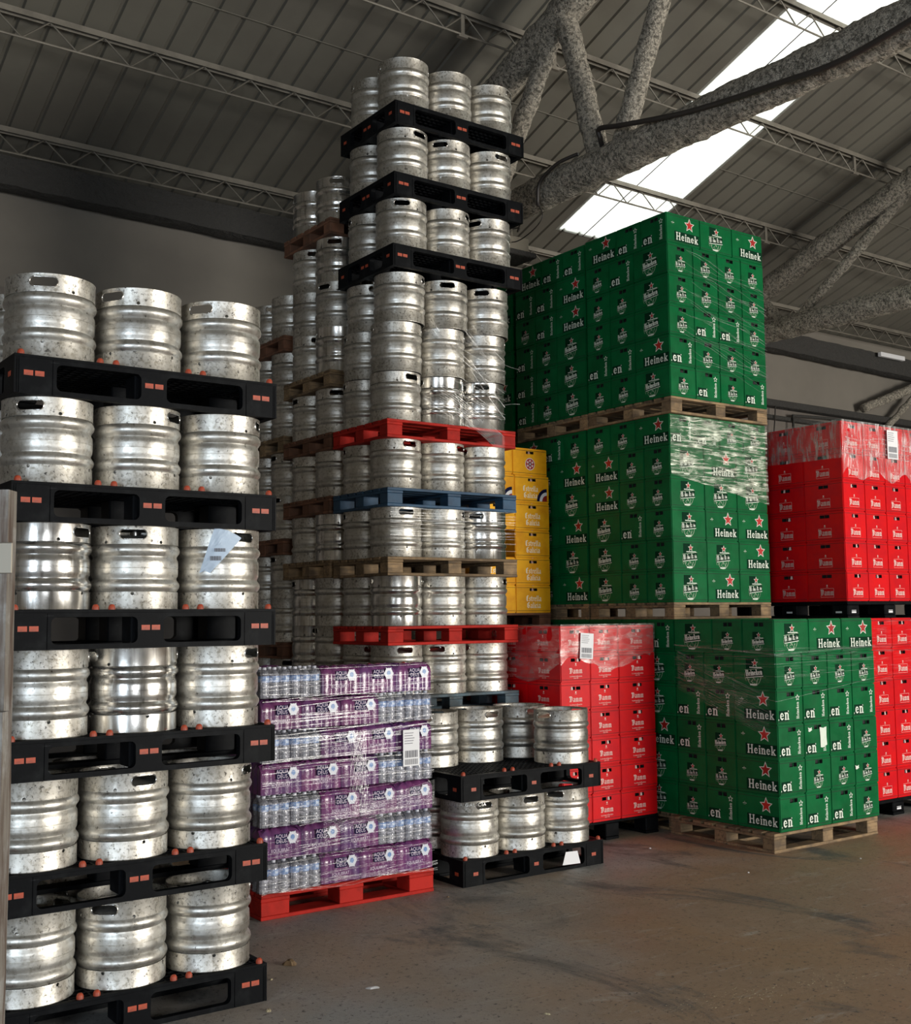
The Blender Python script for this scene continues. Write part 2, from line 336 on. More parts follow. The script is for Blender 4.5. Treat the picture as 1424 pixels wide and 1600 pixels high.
# sprayed trusses
def beam(name, p, q, r, parent, jit=.016, n=30, step=.035):
    p, q = Vector(p), Vector(q); L_ = (q - p).length; k = int(L_ / step); b = MB()
    b.tube([p.lerp(q, i / k) for i in range(k + 1)], r, n, jit=jit, jf=7); return b.build(name, FIREP, parent, smooth=180)
def truss(X, label, yn=10.85, nodes=(), zb=5.5):
    t = empty('roof_truss', (X, 0, 0)); tag(t, label, 'roof truss', 'sprayed roof trusses')
    zt = lambda y: zr2(y) - .43
    beam('bottom_chord', (0, yn, zb), (0, 1.0, zb), .15, t)
    beam('top_chord', (0, yn, zt(yn) - .12), (0, 1.0, zt(1.0)), .15, t)
    for (ya, yb, r) in nodes: beam('web_member', (0, ya, zb), (0, yb, zt(yb)), r, t, jit=.014, n=22)
    return t
truss(6.55, 'massive grey sprayed truss passing left of and over the skylight', nodes=[(8.55, 7.42, .085), (6.98, 7.42, .10), (6.78, 5.72, .085)])
truss(12.4, 'massive grey sprayed truss at the right edge, beyond the green crates', nodes=[(9.72, 10.25, .08), (9.62, 7.35, .065), (7.3, 7.35, .08), (7.2, 5.4, .08)])
# small beam stub / brace on the far right wall
t = empty('wall_brace', (16.8, 11.0, 0)); tag(t, 'rough sprayed brace on the back wall at the right edge', 'brace')
beam('brace_arm', (-.9, 0, 4.95), (1.3, -.2, 5.75), .07, t, n=16); beam('brace_foot', (-.3, 0, 4.7), (.4, -.05, 5.25), .05, t, n=12)
t = empty('wall_pipe', (14.2, 11.05, 0)); tag(t, 'thin pipe frame on the wall beside the top red stack', 'pipe')
part_tube('pipe', [(0, 0, 4.3), (0, 0, 4.68), (.9, 0, 4.72), (2.6, 0, 4.7)], .022, 8, FIRED, t); part_tube('pipe_drop', [(-.45, 0, 4.4), (-.42, 0, 4.6), (-.4, 0, 4.78)], .01, 6, CABLE, t)
b = MB(); b.cbox(16.1, 16.75, 10.78, 10.84, 5.78, 5.85, .004); tag(b.build('white_batten', WHITE), 'short pale batten on the underside of the dark eave beam', 'batten')
# cable
cp = [(6.30, 3.2, 5.47), (6.38, 4.35, 5.36), (6.38, 5.0, 5.40), (6.38, 5.8, 5.50), (6.36, 6.5, 5.64), (6.38, 6.8, 5.72), (6.42, 6.84, 5.66), (6.50, 6.9, 5.62)]
def smooth_path(P, k=8):
    P = [Vector(p) for p in P]; out = []
    for i in range(len(P) - 1):
        p0, p1, p2, p3 = P[max(i - 1, 0)], P[i], P[i + 1], P[min(i + 2, len(P) - 1)]
        for j in range(k):
            t = j / k; out.append(.5 * ((2 * p1) + (-p0 + p2) * t + (2 * p0 - 5 * p1 + 4 * p2 - p3) * t * t + (-p0 + 3 * p1 - 3 * p2 + p3) * t ** 3))
    return out + [P[-1]]
b = MB(); b.tube(smooth_path(cp), .022, 8); tag(b.build('power_cable', CABLE, smooth=60), 'thick black cable running along the big truss beam across the skylight', 'cable')
b = MB(); b.tube(smooth_path([(6.45, 7.15, 5.64), (6.38, 7.35, 5.60), (6.36, 7.55, 5.50), (6.37, 7.6, 5.36), (6.38, 7.6, 5.30)]), .016, 8); b.tube(smooth_path([(6.38, 7.6, 5.31), (6.38, 7.55, 5.2), (6.38, 7.65, 5.12), (6.40, 7.9, 5.08), (6.44, 8.1, 5.14), (6.5, 8.15, 5.3)]), .005, 6)
tag(b.build('drooping_cable', CABLE, smooth=60), 'thin cable looped over the truss end beside the tower top', 'cable')
t = empty('junction_box', (6.5, 8.15, 5.0)); tag(t, 'small dusty junction box hanging under the truss beside the keg tower', 'junction box')
b = MB(); b.cbox(-.12, .12, -.12, .10, .03, .17, .008); b.build('box_body', GALV, t)
b = MB(); b.cbox(-.17, .17, -.17, .15, -.02, .03, .008); b.build('base_plate', FIRED, t); part_tube('bracket', [(0, 0, .17), (0, 0, .40)], .02, 8, GALV, t)
b = MB(); b.tube(smooth_path([(6.5, 8.0, 5.35), (6.42, 7.9, 5.26), (6.46, 8.0, 5.2), (6.55, 8.1, 5.28), (6.4, 8.2, 5.24), (6.5, 8.05, 5.3)]), .007, 5); tag(b.build('wire_tangle', CABLE), 'tangle of loose wires above the junction box', 'wire')

# ------------------------------------------------------------------ text and prints
FC = {}
def font_tris(text, size=1.0, sx=1.0, spacing=1.0):
    key = (text, spacing)
    if key not in FC:
        c = bpy.data.curves.new('t', 'FONT'); c.body = text; c.size = 1; c.align_x = 'CENTER'; c.align_y = 'CENTER'; c.space_character = spacing; c.resolution_u = 3
        o = bpy.data.objects.new('t', c); COL.objects.link(o); dg = bpy.context.evaluated_depsgraph_get(); dg.update()
        me = bpy.data.meshes.new_from_object(o.evaluated_get(dg)); FC[key] = ([(v.co.x, v.co.y) for v in me.vertices], [tuple(p.vertices) for p in me.polygons])
        bpy.data.objects.remove(o); bpy.data.meshes.remove(me); bpy.data.curves.remove(c)
    V, F = FC[key]; return [(x * size * sx, y * size) for x, y in V], F
def put_font(b, text, cx, cy, size, z, m, sx=1.0, rot=0.0, spacing=1.0):
    V, F = font_tris(text, size, sx, spacing); c, s = math.cos(rot), math.sin(rot)
    b.add([(cx + x * c - y * s, cy + x * s + y * c, z) for x, y in V], F, m)
def stroke(b, pts, w, z, m, nib=None):
    for (x0, y0), (x1, y1) in zip(pts, pts[1:]):
        if nib is not None:
            nx, ny = math.cos(nib) * w / 2, math.sin(nib) * w / 2
            q = [(x0 - nx, y0 - ny), (x1 - nx, y1 - ny), (x1 + nx, y1 + ny), (x0 + nx, y0 + ny)]
        else:
            d = math.hypot(x1 - x0, y1 - y0) or 1; ux, uy = (x1 - x0) / d * w * .35, (y1 - y0) / d * w * .35; px, py = -(y1 - y0) / d * w / 2, (x1 - x0) / d * w / 2
            q = [(x0 - ux + px, y0 - uy + py), (x0 - ux - px, y0 - uy - py), (x1 + ux - px, y1 + uy - py), (x1 + ux + px, y1 + uy + py)]
        area_ = sum(q[i][0] * q[(i + 1) % 4][1] - q[(i + 1) % 4][0] * q[i][1] for i in range(4))
        b.poly(q if area_ > 0 else q[::-1], z, m)
def arc(cx, cy, rx, ry, a0, a1, n=10): return [(cx + rx * math.cos(R_(a0 + (a1 - a0) * i / n)), cy + ry * math.sin(R_(a0 + (a1 - a0) * i / n))) for i in range(n + 1)]
# heavy slab glyphs, x-height .68, cap 1; (advance, [(width, points)...])
SLAB = {
 'H': (.95, [(.20, [(.20, .05), (.20, .95)]), (.20, [(.68, .05), (.68, .95)]), (.12, [(.2, .5), (.68, .5)]), (.09, [(.06, .045), (.34, .045)]), (.09, [(.54, .045), (.82, .045)]), (.09, [(.06, .955), (.34, .955)]), (.09, [(.54, .955), (.82, .955)])]),
 'e': (.64, [(.16, arc(.29, .33, .18, .26, 95, 300, 9)), (.12, arc(.29, .36, .18, .24, 0, 95, 5)), (.07, [(.14, .35), (.50, .35)]), (.08, [(.38, .08), (.50, .16)])]),
 'i': (.36, [(.19, [(.17, .05), (.17, .62)]), (.08, [(.04, .04), (.31, .04)]), (.08, [(.04, .62), (.2, .62)]), (.19, [(.13, .86), (.21, .86)])]),
 'n': (.72, [(.19, [(.17, .05), (.17, .62)]), (.19, [(.50, .05), (.50, .45)]), (.13, arc(.36, .46, .15, .15, 0, 150, 6)), (.08, [(.04, .04), (.31, .04)]), (.08, [(.38, .04), (.65, .04)]), (.08, [(.03, .62), (.18, .62)])]),
 'k': (.72, [(.19, [(.17, .05), (.17, .95)]), (.13, [(.25, .28), (.52, .60)]), (.17, [(.32, .36), (.55, .06)]), (.08, [(.04, .04), (.3, .04)]), (.08, [(.40, .04), (.68, .04)]), (.08, [(.40, .62), (.62, .62)]), (.08, [(.03, .95), (.18, .95)])]),
}
GOTH = {
 'D': (.90, [[(.24, .92), (.24, .06)], [(.06, .93), (.52, .93), (.72, .70), (.72, .26), (.50, .05), (.06, .05)], [(.04, .95), (.10, .74)], [(.44, .78), (.44, .2)]]),
 'a': (.58, [[(.10, .56), (.28, .64), (.42, .56), (.42, .10), (.54, .02)], [(.42, .34), (.16, .32), (.12, .22), (.12, .08), (.26, .02), (.42, .10)]]),
 'm': (.92, [[(.08, .56), (.18, .62), (.18, .06), (.26, .02)], [(.18, .54), (.36, .64), (.46, .54), (.46, .06), (.54, .02)], [(.46, .54), (.64, .64), (.74, .54), (.74, .06), (.84, .02)]]),
 'E': (.72, [[(.60, .86), (.40, .96), (.18, .80), (.18, .22), (.36, .03), (.62, .14)], [(.18, .5), (.52, .56)], [(.34, .92), (.34, .12)]]),
 's': (.46, [[(.38, .56), (.24, .64), (.10, .52), (.36, .20), (.24, .03), (.06, .12)]]),
 't': (.40, [[(.18, .86), (.18, .12), (.26, .02), (.36, .08)], [(.04, .62), (.36, .62)]]),
 'r': (.44, [[(.06, .56), (.16, .62), (.16, .04)], [(.16, .5), (.30, .64), (.40, .54)]]),
 'e': (.48, [[(.14, .34), (.36, .44), (.32, .58), (.22, .64), (.11, .52), (.11, .14), (.24, .02), (.40, .10)]]),
 'l': (.32, [[(.14, .98), (.14, .10), (.24, .02)]]),
 'i': (.30, [[(.06, .56), (.14, .62), (.14, .10), (.24, .02)], [(.12, .84), (.18, .80)]]),
 'G': (.84, [[(.66, .84), (.44, .96), (.18, .78), (.18, .22), (.40, .03), (.66, .14), (.66, .46), (.48, .50)], [(.36, .9), (.36, .12)]]),
 'c': (.44, [[(.36, .56), (.22, .64), (.11, .52), (.11, .14), (.24, .02), (.38, .10)]]),
}
def slab(b, text, x, y, h, z, m, sx=1.0, fat=1.0):
    for ch in text:
        adv, ss = SLAB[ch]
        for wd, P in ss: stroke(b, [(x + px * h * sx, y + py * h) for px, py in P], wd * h * fat * .95, z, m)
        x += adv * h * sx
    return x
def goth(b, text, x, y, h, z, m, sx=1.0, wt=.15):
    for ch in text:
        adv, ss = GOTH[ch]
        for P in ss:
            stroke(b, [(x + px * h * sx, y + py * h) for px, py in P], wt * h, z, m, nib=R_(38)); stroke(b, [(x + px * h * sx, y + py * h) for px, py in P], wt * h * .35, z, m)
        x += adv * h * sx
    return x
def gw(text, T): return sum(T[c][0] for c in text)
def star(cx, cy, r, rot=0, k=.40):
    return [(cx + (r if i % 2 == 0 else r * k) * math.sin(math.pi * i / 5 + rot), cy + (r if i % 2 == 0 else r * k) * math.cos(math.pi * i / 5 + rot)) for i in range(10)]
def put_star(b, cx, cy, r, m, z, k=.42):
    P = star(cx, cy, r, 0, k)
    for i in range(5):       # five kites + centre
        b.poly([P[(2 * i) % 10], P[(2 * i - 1) % 10], (cx, cy), P[(2 * i + 1) % 10]][::1], z, m)
def rect(b, x0, x1, y0, y1, z, m): b.poly([(x0, y0), (x1, y0), (x1, y1), (x0, y1)], z, m)

GM = [PALE, GREEND, STAR, PALEW, HOLE]
def mark(b, x, y, s):
    b.poly([(x - s * .5, y + s * .35), (x + s * .5, y + s * .35), (x, y + s)][::1], .0012, 3); rect(b, x - s, x + s, y, y + s * .18, .0012, 0); rect(b, x - s * .6, x + s * .6, y - s * .5, y - s * .36, .0012, 3)
def logo(b, cx, cy, s):
    # round crest: small star, tilted lettered band, leafy lower half
    rect(b, cx - s * .55, cx + s * .12, cy + s * .05, cy + s * .78, .0008, 1)
    rect(b, cx - s * .30, cx + s * .55, cy + s * .26, cy + s * .31, .0012, 0)
    put_star(b, cx + s * .08, cy + s * .52, s * .24, 0, .0013); put_star(b, cx + s * .08, cy + s * .52, s * .17, 2, .0016)
    c, sn = math.cos(.10), math.sin(.10)
    rt_ = lambda P: [(cx + x * c - y * sn, cy + x * sn + y * c) for x, y in P]
    b.poly(rt_([(-.62 * s, -.22 * s), (.62 * s, -.22 * s), (.66 * s, .17 * s), (-.60 * s, .17 * s)]), .0009, 1)
    b.poly(rt_([(-.64 * s, .17 * s), (.66 * s, .17 * s), (.66 * s, .205 * s), (-.6 * s, .215 * s)]), .0012, 3)
    b.poly(rt_([(-.60 * s, -.26 * s), (.62 * s, -.26 * s), (.62 * s, -.22 * s), (-.6 * s, -.22 * s)]), .0012, 0)
    stroke(b, rt_(arc(-.45 * s, -.18 * s, .20 * s, .36 * s, 90, 220, 8)), s * .03, .0012, 3)
    tb = MB(); x = slab(tb, 'Heineken', 0, 0, s * .31, 0, 0, .66, 1.0); W_ = x
    k = 1.16 * s / W_
    tb.v = [(*rt_([((vx * k) - .57 * s, vy * min(k, 1) - .15 * s)])[0], .0014) for vx, vy, vz in tb.v]; b.add(tb.v, tb.f, 0)
    stroke(b, arc(cx, cy - s * .1, s * .50, s * .62, 190, 350, 14), s * .045, .0012, 3)
    rr = random.Random(3)
    for i in range(16):      # hop leaf flecks
        a = R_(200 + 140 * rr.random()); q = rr.random() ** .5 * .42 * s; x = cx + q * math.cos(a) * 1.0; y = cy - s * .26 + q * math.sin(a) * .95; d = s * .055
        b.poly([(x - d, y), (x, y - d * .8), (x + d, y + d * .1), (x, y + d)], .0012, 3)
    rect(b, cx - s * .28, cx + s * .2, cy - s * .70, cy - s * .62, .0013, 0)
def small_hole(b, cx, cy, hw=.045, hh=.016): pass
def print_green(code):
    b = MB(); h = .257
    if code == 'H':
        rect(b, -.105, .188, -.103, -.02, .0006, 1)
        mark(b, -.125, .045, .018)
        e = MB(); put_star(e, .075, .052, .062, 0, .0009, .47); put_star(e, .075, .052, .050, 2, .0013, .44)
        W_ = gw('Heinek', SLAB); hh = .066; slab(b, 'Heinek', -.09, -.093, hh, .0012, 0, .268 / (W_ * hh), .9)
    if code == 'L': logo(b, -.005, -.012, .135)
    if code == 'l': logo(b, .0, -.038, .092)
    if code == 'e':
        rect(b, -.128, -.018, -.105, -.028, .0006, 1)
        W_ = gw('en', SLAB); slab(b, 'en', -.118, -.096, .080, .0012, 0, 1.0, .95); rect(b, -.135, -.128, -.098, -.088, .0012, 0)
        stroke(b, arc(-.022, -.035, .004, .004, 0, 360, 6), .003, .0012, 0)
        P = star(.088, .060, .022, 0, .45); stroke(b, P + [P[0]], .004, .0012, 0)
        tb = MB(); x = slab(tb, 'Heineken', 0, 0, .030, 0, 0, 1.0, 1.0); k = .125 / x
        b.add([(.100 - vy, vx * k - .095, .0012) for vx, vy, vz in tb.v], tb.f, 0)
    if code == 'H': return [proto(b.build('lettering', GM)), proto(e.build('star_emblem', GM))]
    return [proto(b.build({'L': 'round_logo', 'l': 'round_logo', 'e': 'lettering'}[code], GM))]
GP = {c: print_green(c) for c in 'HLle'}
def print_damm(w_, h, fine):
    b = MB(); W_ = gw('Damm', GOTH); th = .20 * h; tw = W_ * th * 1.0; s = min(1.0, w_ * .40 / tw)
    y0 = -.02 if fine else -.30 * h
    goth(b, 'Damm', -tw * s / 2, y0 if not fine else -.04, th, .0012, 0, s, .17)
    y1 = (y0 if not fine else -.04) + th * 1.35
    rect(b, -.010, .010, y1, y1 + .003, .0012, 0); put_star(b, 0, y1 + .014, .009, 0, .0012, .6)
    if fine:
        put_font(b, 'La cervesa de Barcelona', 0, -.062, .017, .0012, 0, .75); put_font(b, 'desde 1876', 0, -.076, .014, .0012, 0, .75)
    else:
        for (xa, ya, xb, yb) in ((-.068, -.095, .068, -.095), (-.068, -.02, .068, -.02)): pass
        stroke(b, [(-.065, -.092), (.065, -.092), (.065, -.018), (-.065, -.018), (-.065, -.092)], .0018, .0008, 0)
    return [proto(b.build('lettering', [PINK]))]
DPs = print_damm(.33, .2135, True); DPb = print_damm(.33, .256, False)
YM = [CREAM, WHITE, STAR, GREYP, NAVY]
def estrella_text(b, cx, cy, s):
    for t, dy in (('Estrella', .015), ('Galicia', -.045)):
        W_ = gw(t, GOTH) * .052; goth(b, t, cx - W_ * s / 2, cy + dy, .052, .0012, 0, s, .17)
def print_yellow(code):
    b = MB()
    if code == 'r':
        c = arc(0, -.02, .055, .055, 0, 360, 28)[:-1]; b.poly(c, .0008, 1); b.poly(arc(0, -.02, .049, .049, 0, 360, 28)[:-1], .001, 2)
        for i in range(6): a = R_(60 * i + 30); put_star(b, .030 * math.cos(a), -.02 + .030 * math.sin(a), .015, 1, .0014)
        b.poly(arc(0, -.02, .016, .016, 0, 360, 16)[:-1], .0014, 4); put_star(b, 0, -.02, .014, 1, .0016)
    else: estrella_text(b, -.02 if code == 'q' else 0, -.035, .92)
    if code == 'q':
        b.poly([(.17, -.105)] + arc(.17, -.105, .115, .115, 90, 180, 12), .0016, 4); b.poly([(.17, -.105)] + arc(.17, -.105, .085, .085, 90, 180, 12), .0018, 1); b.poly([(.17, -.105)] + arc(.17, -.105, .055, .055, 90, 180, 12), .002, 2)
    return [proto(b.build('round_emblem' if code == 'r' else 'lettering', YM))]
YP = {c: print_yellow(c) for c in 'rtq'}

# ------------------------------------------------------------------ crates
def crate_body(name, L_, W_, H_, m, holes):
    """L along X, W along Y, origin at base centre. holes: list of (face, cx, hw, hh, cz) - pockets cut in"""
    bm = bmesh.new(); bmesh.ops.create_cube(bm, size=1)
    g = .0015
    for v in bm.verts: v.co = Vector((v.co.x * (L_ - 2 * g), v.co.y * (W_ - 2 * g), (v.co.z + .5) * (H_ - g)))
    bmesh.ops.bevel(bm, geom=bm.edges[:], offset=.006, segments=2, affect='EDGES')
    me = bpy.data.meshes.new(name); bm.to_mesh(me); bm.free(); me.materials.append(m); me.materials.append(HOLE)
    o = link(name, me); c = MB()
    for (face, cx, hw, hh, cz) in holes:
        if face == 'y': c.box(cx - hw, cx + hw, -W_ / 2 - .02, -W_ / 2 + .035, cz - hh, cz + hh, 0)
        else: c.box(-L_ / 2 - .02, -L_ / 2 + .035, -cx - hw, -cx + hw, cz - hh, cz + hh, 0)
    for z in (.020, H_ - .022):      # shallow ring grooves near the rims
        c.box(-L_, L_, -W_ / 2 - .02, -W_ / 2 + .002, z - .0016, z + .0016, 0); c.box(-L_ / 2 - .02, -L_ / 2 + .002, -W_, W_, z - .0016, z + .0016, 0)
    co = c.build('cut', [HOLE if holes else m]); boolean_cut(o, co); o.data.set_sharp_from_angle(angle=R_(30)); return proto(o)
def divider(L_, hw, hh, m): 
    b = MB(); b.box(-.002, .002, -.001, .004, -hh, hh); return proto(b.build('handle_divider', m))
def bottle_glimpse():
    b = MB(); b.lathe([(.0, .0), (.012, 0), (.012, .012), (.0095, .016), (.0095, .035), (.013, .05)], 12); return proto(b.build('bottle_neck', PINK, smooth=60))
GH = .2572
HG = (.043, .0145)
# green: orientation 'n' (narrow .3 side towards -Y, long side towards -X) and 'w' (long .4 side towards -Y)
GB = {'n': crate_body('crate_body', .3, .4, GH, GREEN, [('y', .01, *HG, .216)]), 'w': crate_body('crate_body', .4, .3, GH, GREEN, [('x', .01, *HG, .216)])}
DIVG = divider(0, 0, .0145, GREEN); NECK = bottle_glimpse()
RSH = .2135
RSB = {'n': crate_body('crate_body', .3, .4, RSH, REDC, [('y', -.027, .022, .0125, .168), ('y', .027, .022, .0125, .168), ('x', -.027, .022, .0125, .168), ('x', .027, .022, .0125, .168)]),
       'w': crate_body('crate_body', .4, .3, RSH, REDC, [('y', -.027, .022, .0125, .168), ('y', .027, .022, .0125, .168), ('x', -.027, .022, .0125, .168), ('x', .027, .022, .0125, .168)])}
RBH = .2555
RBB = {'n': crate_body('crate_body', .3, .4, RBH, REDC, [('y', -.022, .021, .014, .212), ('y', .022, .021, .014, .212), ('x', -.025, .024, .014, .212), ('x', .025, .024, .014, .212)])}
YH = .245
YB = {'w': crate_body('crate_body', .4, .3, YH, YELC, [('y', -.022, .021, .012, .205), ('y', .022, .021, .012, .205)])}
ORD = ['top', 'second', 'third', 'fourth', 'fifth', 'sixth', 'seventh']
COLN = ['corner', 'second', 'third', 'fourth']
RX90 = (R_(90), 0, 0); RXL = (R_(90), 0, R_(-90))
def crate(kind, x, y, z, L_, W_, H_, body, label, group, fy=None, fx=None, divs=(), necks=(), yaw=0, name='beer_crate'):
    t = empty(name, (x, y, z), yaw); tag(t, label, 'crate', group); inst(body, t)
    zc = H_ / 2
    for fy_ in (fy or []): inst(fy_, t, (0, -W_ / 2 + .0006, zc), RX90)
    for fx_ in (fx or []): inst(fx_, t, (-L_ / 2 + .0006, 0, zc), RXL)
    for face, c, zz in divs:
        inst(DIVG, t, (c, -W_ / 2 + .001, zz) if face == 'y' else (-L_ / 2 + .001, -c, zz), (0, 0, 0) if face == 'y' else (0, 0, R_(-90)))
    for face, c, zz in necks:
        inst(NECK, t, (c, -W_ / 2 + .016, zz) if face == 'y' else (-L_ / 2 + .016, -c, zz))
    return t
def green_tier(X0, Y0, z0, left, right, where, group, cols=None, jit=.004):
    rows = len(left)
    for r in range(rows):
        z = z0 + (rows - 1 - r) * GH; rowname = ORD[r] + (' row' if r == 0 else ' row down')
        wide_right = len(right[r]) == 3 if right else left[r][0] in 'el'
        jx, jy = random.uniform(-jit, jit), random.uniform(-jit, jit)
        ors = []  # list of (x, y, ori, fy, fx, label)
        if wide_right:
            lw = [.3, .3, .4]; rw = [.4] * 3
        else: lw = [.4, .3, .3]; rw = [.3] * 4
        L0, W0 = (rw[0], lw[0])
        fl, fr = left[r], (right[r] if right else None)
        y = Y0
        for i, c in enumerate(fl):
            wid = lw[i]; ori = 'w' if wid == .3 else 'n'; Lx = .4 if ori == 'w' else .3
            side = 'left face' if i else 'front corner'
            lab = f'green crate, {rowname}, ' + ('at the near corner' if i == 0 else f'{COLN[i]} along the left face') + f', {where}'
            if not cols or i in cols:
                fy = GP[fr[0]] if (i == 0 and fr) else None
                dv = []
                if c in 'el': dv.append(('x', .01, .216))
                if fy and fr[0] in 'el': dv.append(('y', .01, .216))
                crate('g', X0 + Lx / 2 + jx, y + wid / 2 + jy, z, Lx, wid, GH, GB[ori], lab, group, fy, GP[c], dv)
            y += wid
        if fr:
            x = X0 + rw[0]
            for i in range(1, len(fr)):
                wid = rw[i]; ori = 'w' if wid == .4 else 'n'; W2 = .3 if ori == 'w' else .4; c = fr[i]
                lab = f'green crate, {rowname}, {COLN[i]} along the right face, {where}'
                crate('g', x + wid / 2 + jx, Y0 + W2 / 2 + jy, z, wid, W2, GH, GB[ori], lab, group, GP[c], None, [('y', .01, .216)] if c in 'el' else [])
                x += wid

# ------------------------------------------------------------------ pallets
def wood_pallet(x, y, z, L_, W_, H_, m, label, group=None, yaw=0, blk=None, jitter=.003, name='wooden_pallet', bw=.125):
    """x,y = corner (min X, min Y)"""
    t = empty(name, (x, y, z), yaw); tag(t, label, 'pallet', group); rr = random.Random(sum(map(ord, label)))
    th = H_ * .15
    nb = 7 if W_ < .9 else 9; bwid = W_ / (nb + (nb - 1) * .38); pit = bwid * 1.38
    def p(nm, *a, mm=m): b = MB(); b.cbox(*a, c=.003); return b.build(nm, mm, t)
    for i in range(nb): 
        j = rr.uniform(0, jitter); p('deck_board', j, L_ - rr.uniform(0, jitter), i * pit, i * pit + bwid, H_ - th, H_)
    bx = [(0, bw * 1.1), (L_ / 2 - bw / 2, L_ / 2 + bw / 2), (L_ - bw * 1.1, L_)]; by = [(0, bw * .9), (W_ / 2 - bw / 2, W_ / 2 + bw / 2), (W_ - bw * .9, W_)]
    for (a, c) in bx: p('cross_board', a + .001, c - .001, .001, W_ - .001, H_ - 2 * th, H_ - th - .0005)
    for (a, c) in bx:
        for (d, e) in by: p('block', a + .003, c - .003, d + .003, e - .003, th + .0005, H_ - 2 * th - .0005)
    for (d, e) in by: p('bottom_board', .001, L_ - .001, d + .001, e - .001, 0, th)
    for (a, c) in (bx[0], bx[2]):
        for k in range(2): p('bottom_board', a + .002, c - .002, by[k][1], by[k + 1][0], 0, th)
    return t
def rrect(x0, x1, y0, y1, r, n=4):
    out = []
    for cx, cy, a in ((x1 - r, y0 + r, -90), (x1 - r, y1 - r, 0), (x0 + r, y1 - r, 90), (x0 + r, y0 + r, 180)):
        out += [(cx + r * math.cos(R_(a + 90 * i / n)), cy + r * math.sin(R_(a + 90 * i / n))) for i in range(n + 1)]
    return out
BP = .1653
def plastic_protos(L_, W_):
    H_ = BP
    b = MB()
    def panel(u0, u1, opens, place, th=.035):
        bm = bmesh.new(); o_ = [(u0, 0), (u1, 0), (u1, H_ - .012), (u0, H_ - .012)]
        return o_
    # solid side frames with rounded openings, by boolean
    f = MB(); T = .035
    f.box(0, L_, 0, T, 0, H_ - .010); f1 = f.build('side', [BLACKP, BLACKP])
    cut = MB()
    ops = [(.175, .545), (L_ - .545, L_ - .175)]
    for (a, c) in ops:
        P = rrect(a, c, .022, H_ - .030, .024); n = len(P)
        cut.add([(x, -.05, z) for x, z in P] + [(x, .1, z) for x, z in P], [tuple(range(n))[::-1], tuple(range(n, 2 * n))] + [(i, (i + 1) % n, n + (i + 1) % n, n + i)[::-1] for i in range(n)])
    for xx in (.01, .018, .158, L_ - .01, L_ - .018, L_ - .158): cut.box(xx - .002, xx + .002, -.01, .003, -.01, H_ + .01)
    co = cut.build('cut', BLACKP); 
    bmn = bmesh.new(); bmn.from_mesh(co.data); bmesh.ops.recalc_face_normals(bmn, faces=bmn.faces[:]); bmn.to_mesh(co.data); bmn.free()
    boolean_cut(f1, co); f1.name = 'side_frame'; proto(f1)
    f = MB(); f.box(0, T, T, W_ - T, 0, H_ - .010); f2 = f.build('side', [BLACKP, BLACKP]); cut = MB()
    s = W_ / 2
    for (a, c) in ((.15, s - .075), (s + .075, W_ - .15)):
        P = rrect(a, c, .022, H_ - .030, .024); n = len(P)
        cut.add([(-.05, y, z) for y, z in P] + [(.1, y, z) for y, z in P], [tuple(range(n)), tuple(range(n, 2 * n))[::-1]] + [(i, (i + 1) % n, n + (i + 1) % n, n + i) for i in range(n)])
    co = cut.build('cut', BLACKP); bmn = bmesh.new(); bmn.from_mesh(co.data); bmesh.ops.recalc_face_normals(bmn, faces=bmn.faces[:]); bmn.to_mesh(co.data); bmn.free()
    boolean_cut(f2, co); f2.name = 'end_frame'; proto(f2)
    # deck lattice
    g = MB(); nx, ny = 26, 17
    for i in range(nx + 1): x = .006 + (L_ - .012) * i / nx; g.box(x - .004, x + .004, .002, W_ - .002, H_ - .024, H_ - .001)
    for j in range(ny + 1): y = .006 + (W_ - .012) * j / ny; g.box(.002, L_ - .002, y - .004, y + .004, H_ - .0235, H_)
    g.box(0, L_, 0, .03, H_ - .012, H_ + .0005); g.box(0, L_, W_ - .03, W_, H_ - .012, H_ + .0005); g.box(0, .03, .03, W_ - .03, H_ - .012, H_ + .0005); g.box(L_ - .03, L_, .03, W_ - .03, H_ - .012, H_ + .0005)
    dk = proto(g.build('deck_grid', BLACKP))
    g = MB(); g.cbox(.0, .15, 0, .12, .02, H_ - .024, .006); ft = proto(g.build('foot', BLACKP))
    g = MB(); g.box(T, L_ - T, 0, .1, .0, .02)
    rn = proto(g.build('runner', BLACKP))
    return f1, f2, dk, ft, rn
PP = plastic_protos(1.2066, .8)
g = MB(); g.lathe([(0, .024), (.007, .0235), (.012, .019), (.015, .010), (.015, -.004), (0, -.004)][::-1], 12); KNOB = proto(g.build('orange_knob', ORANGE, smooth=50))
g = MB(); g.box(-.019, .019, -.0015, .002, -.011, .011); INS = proto(g.build('orange_insert', ORANGE))
PL_, PW_ = 1.2066, .8
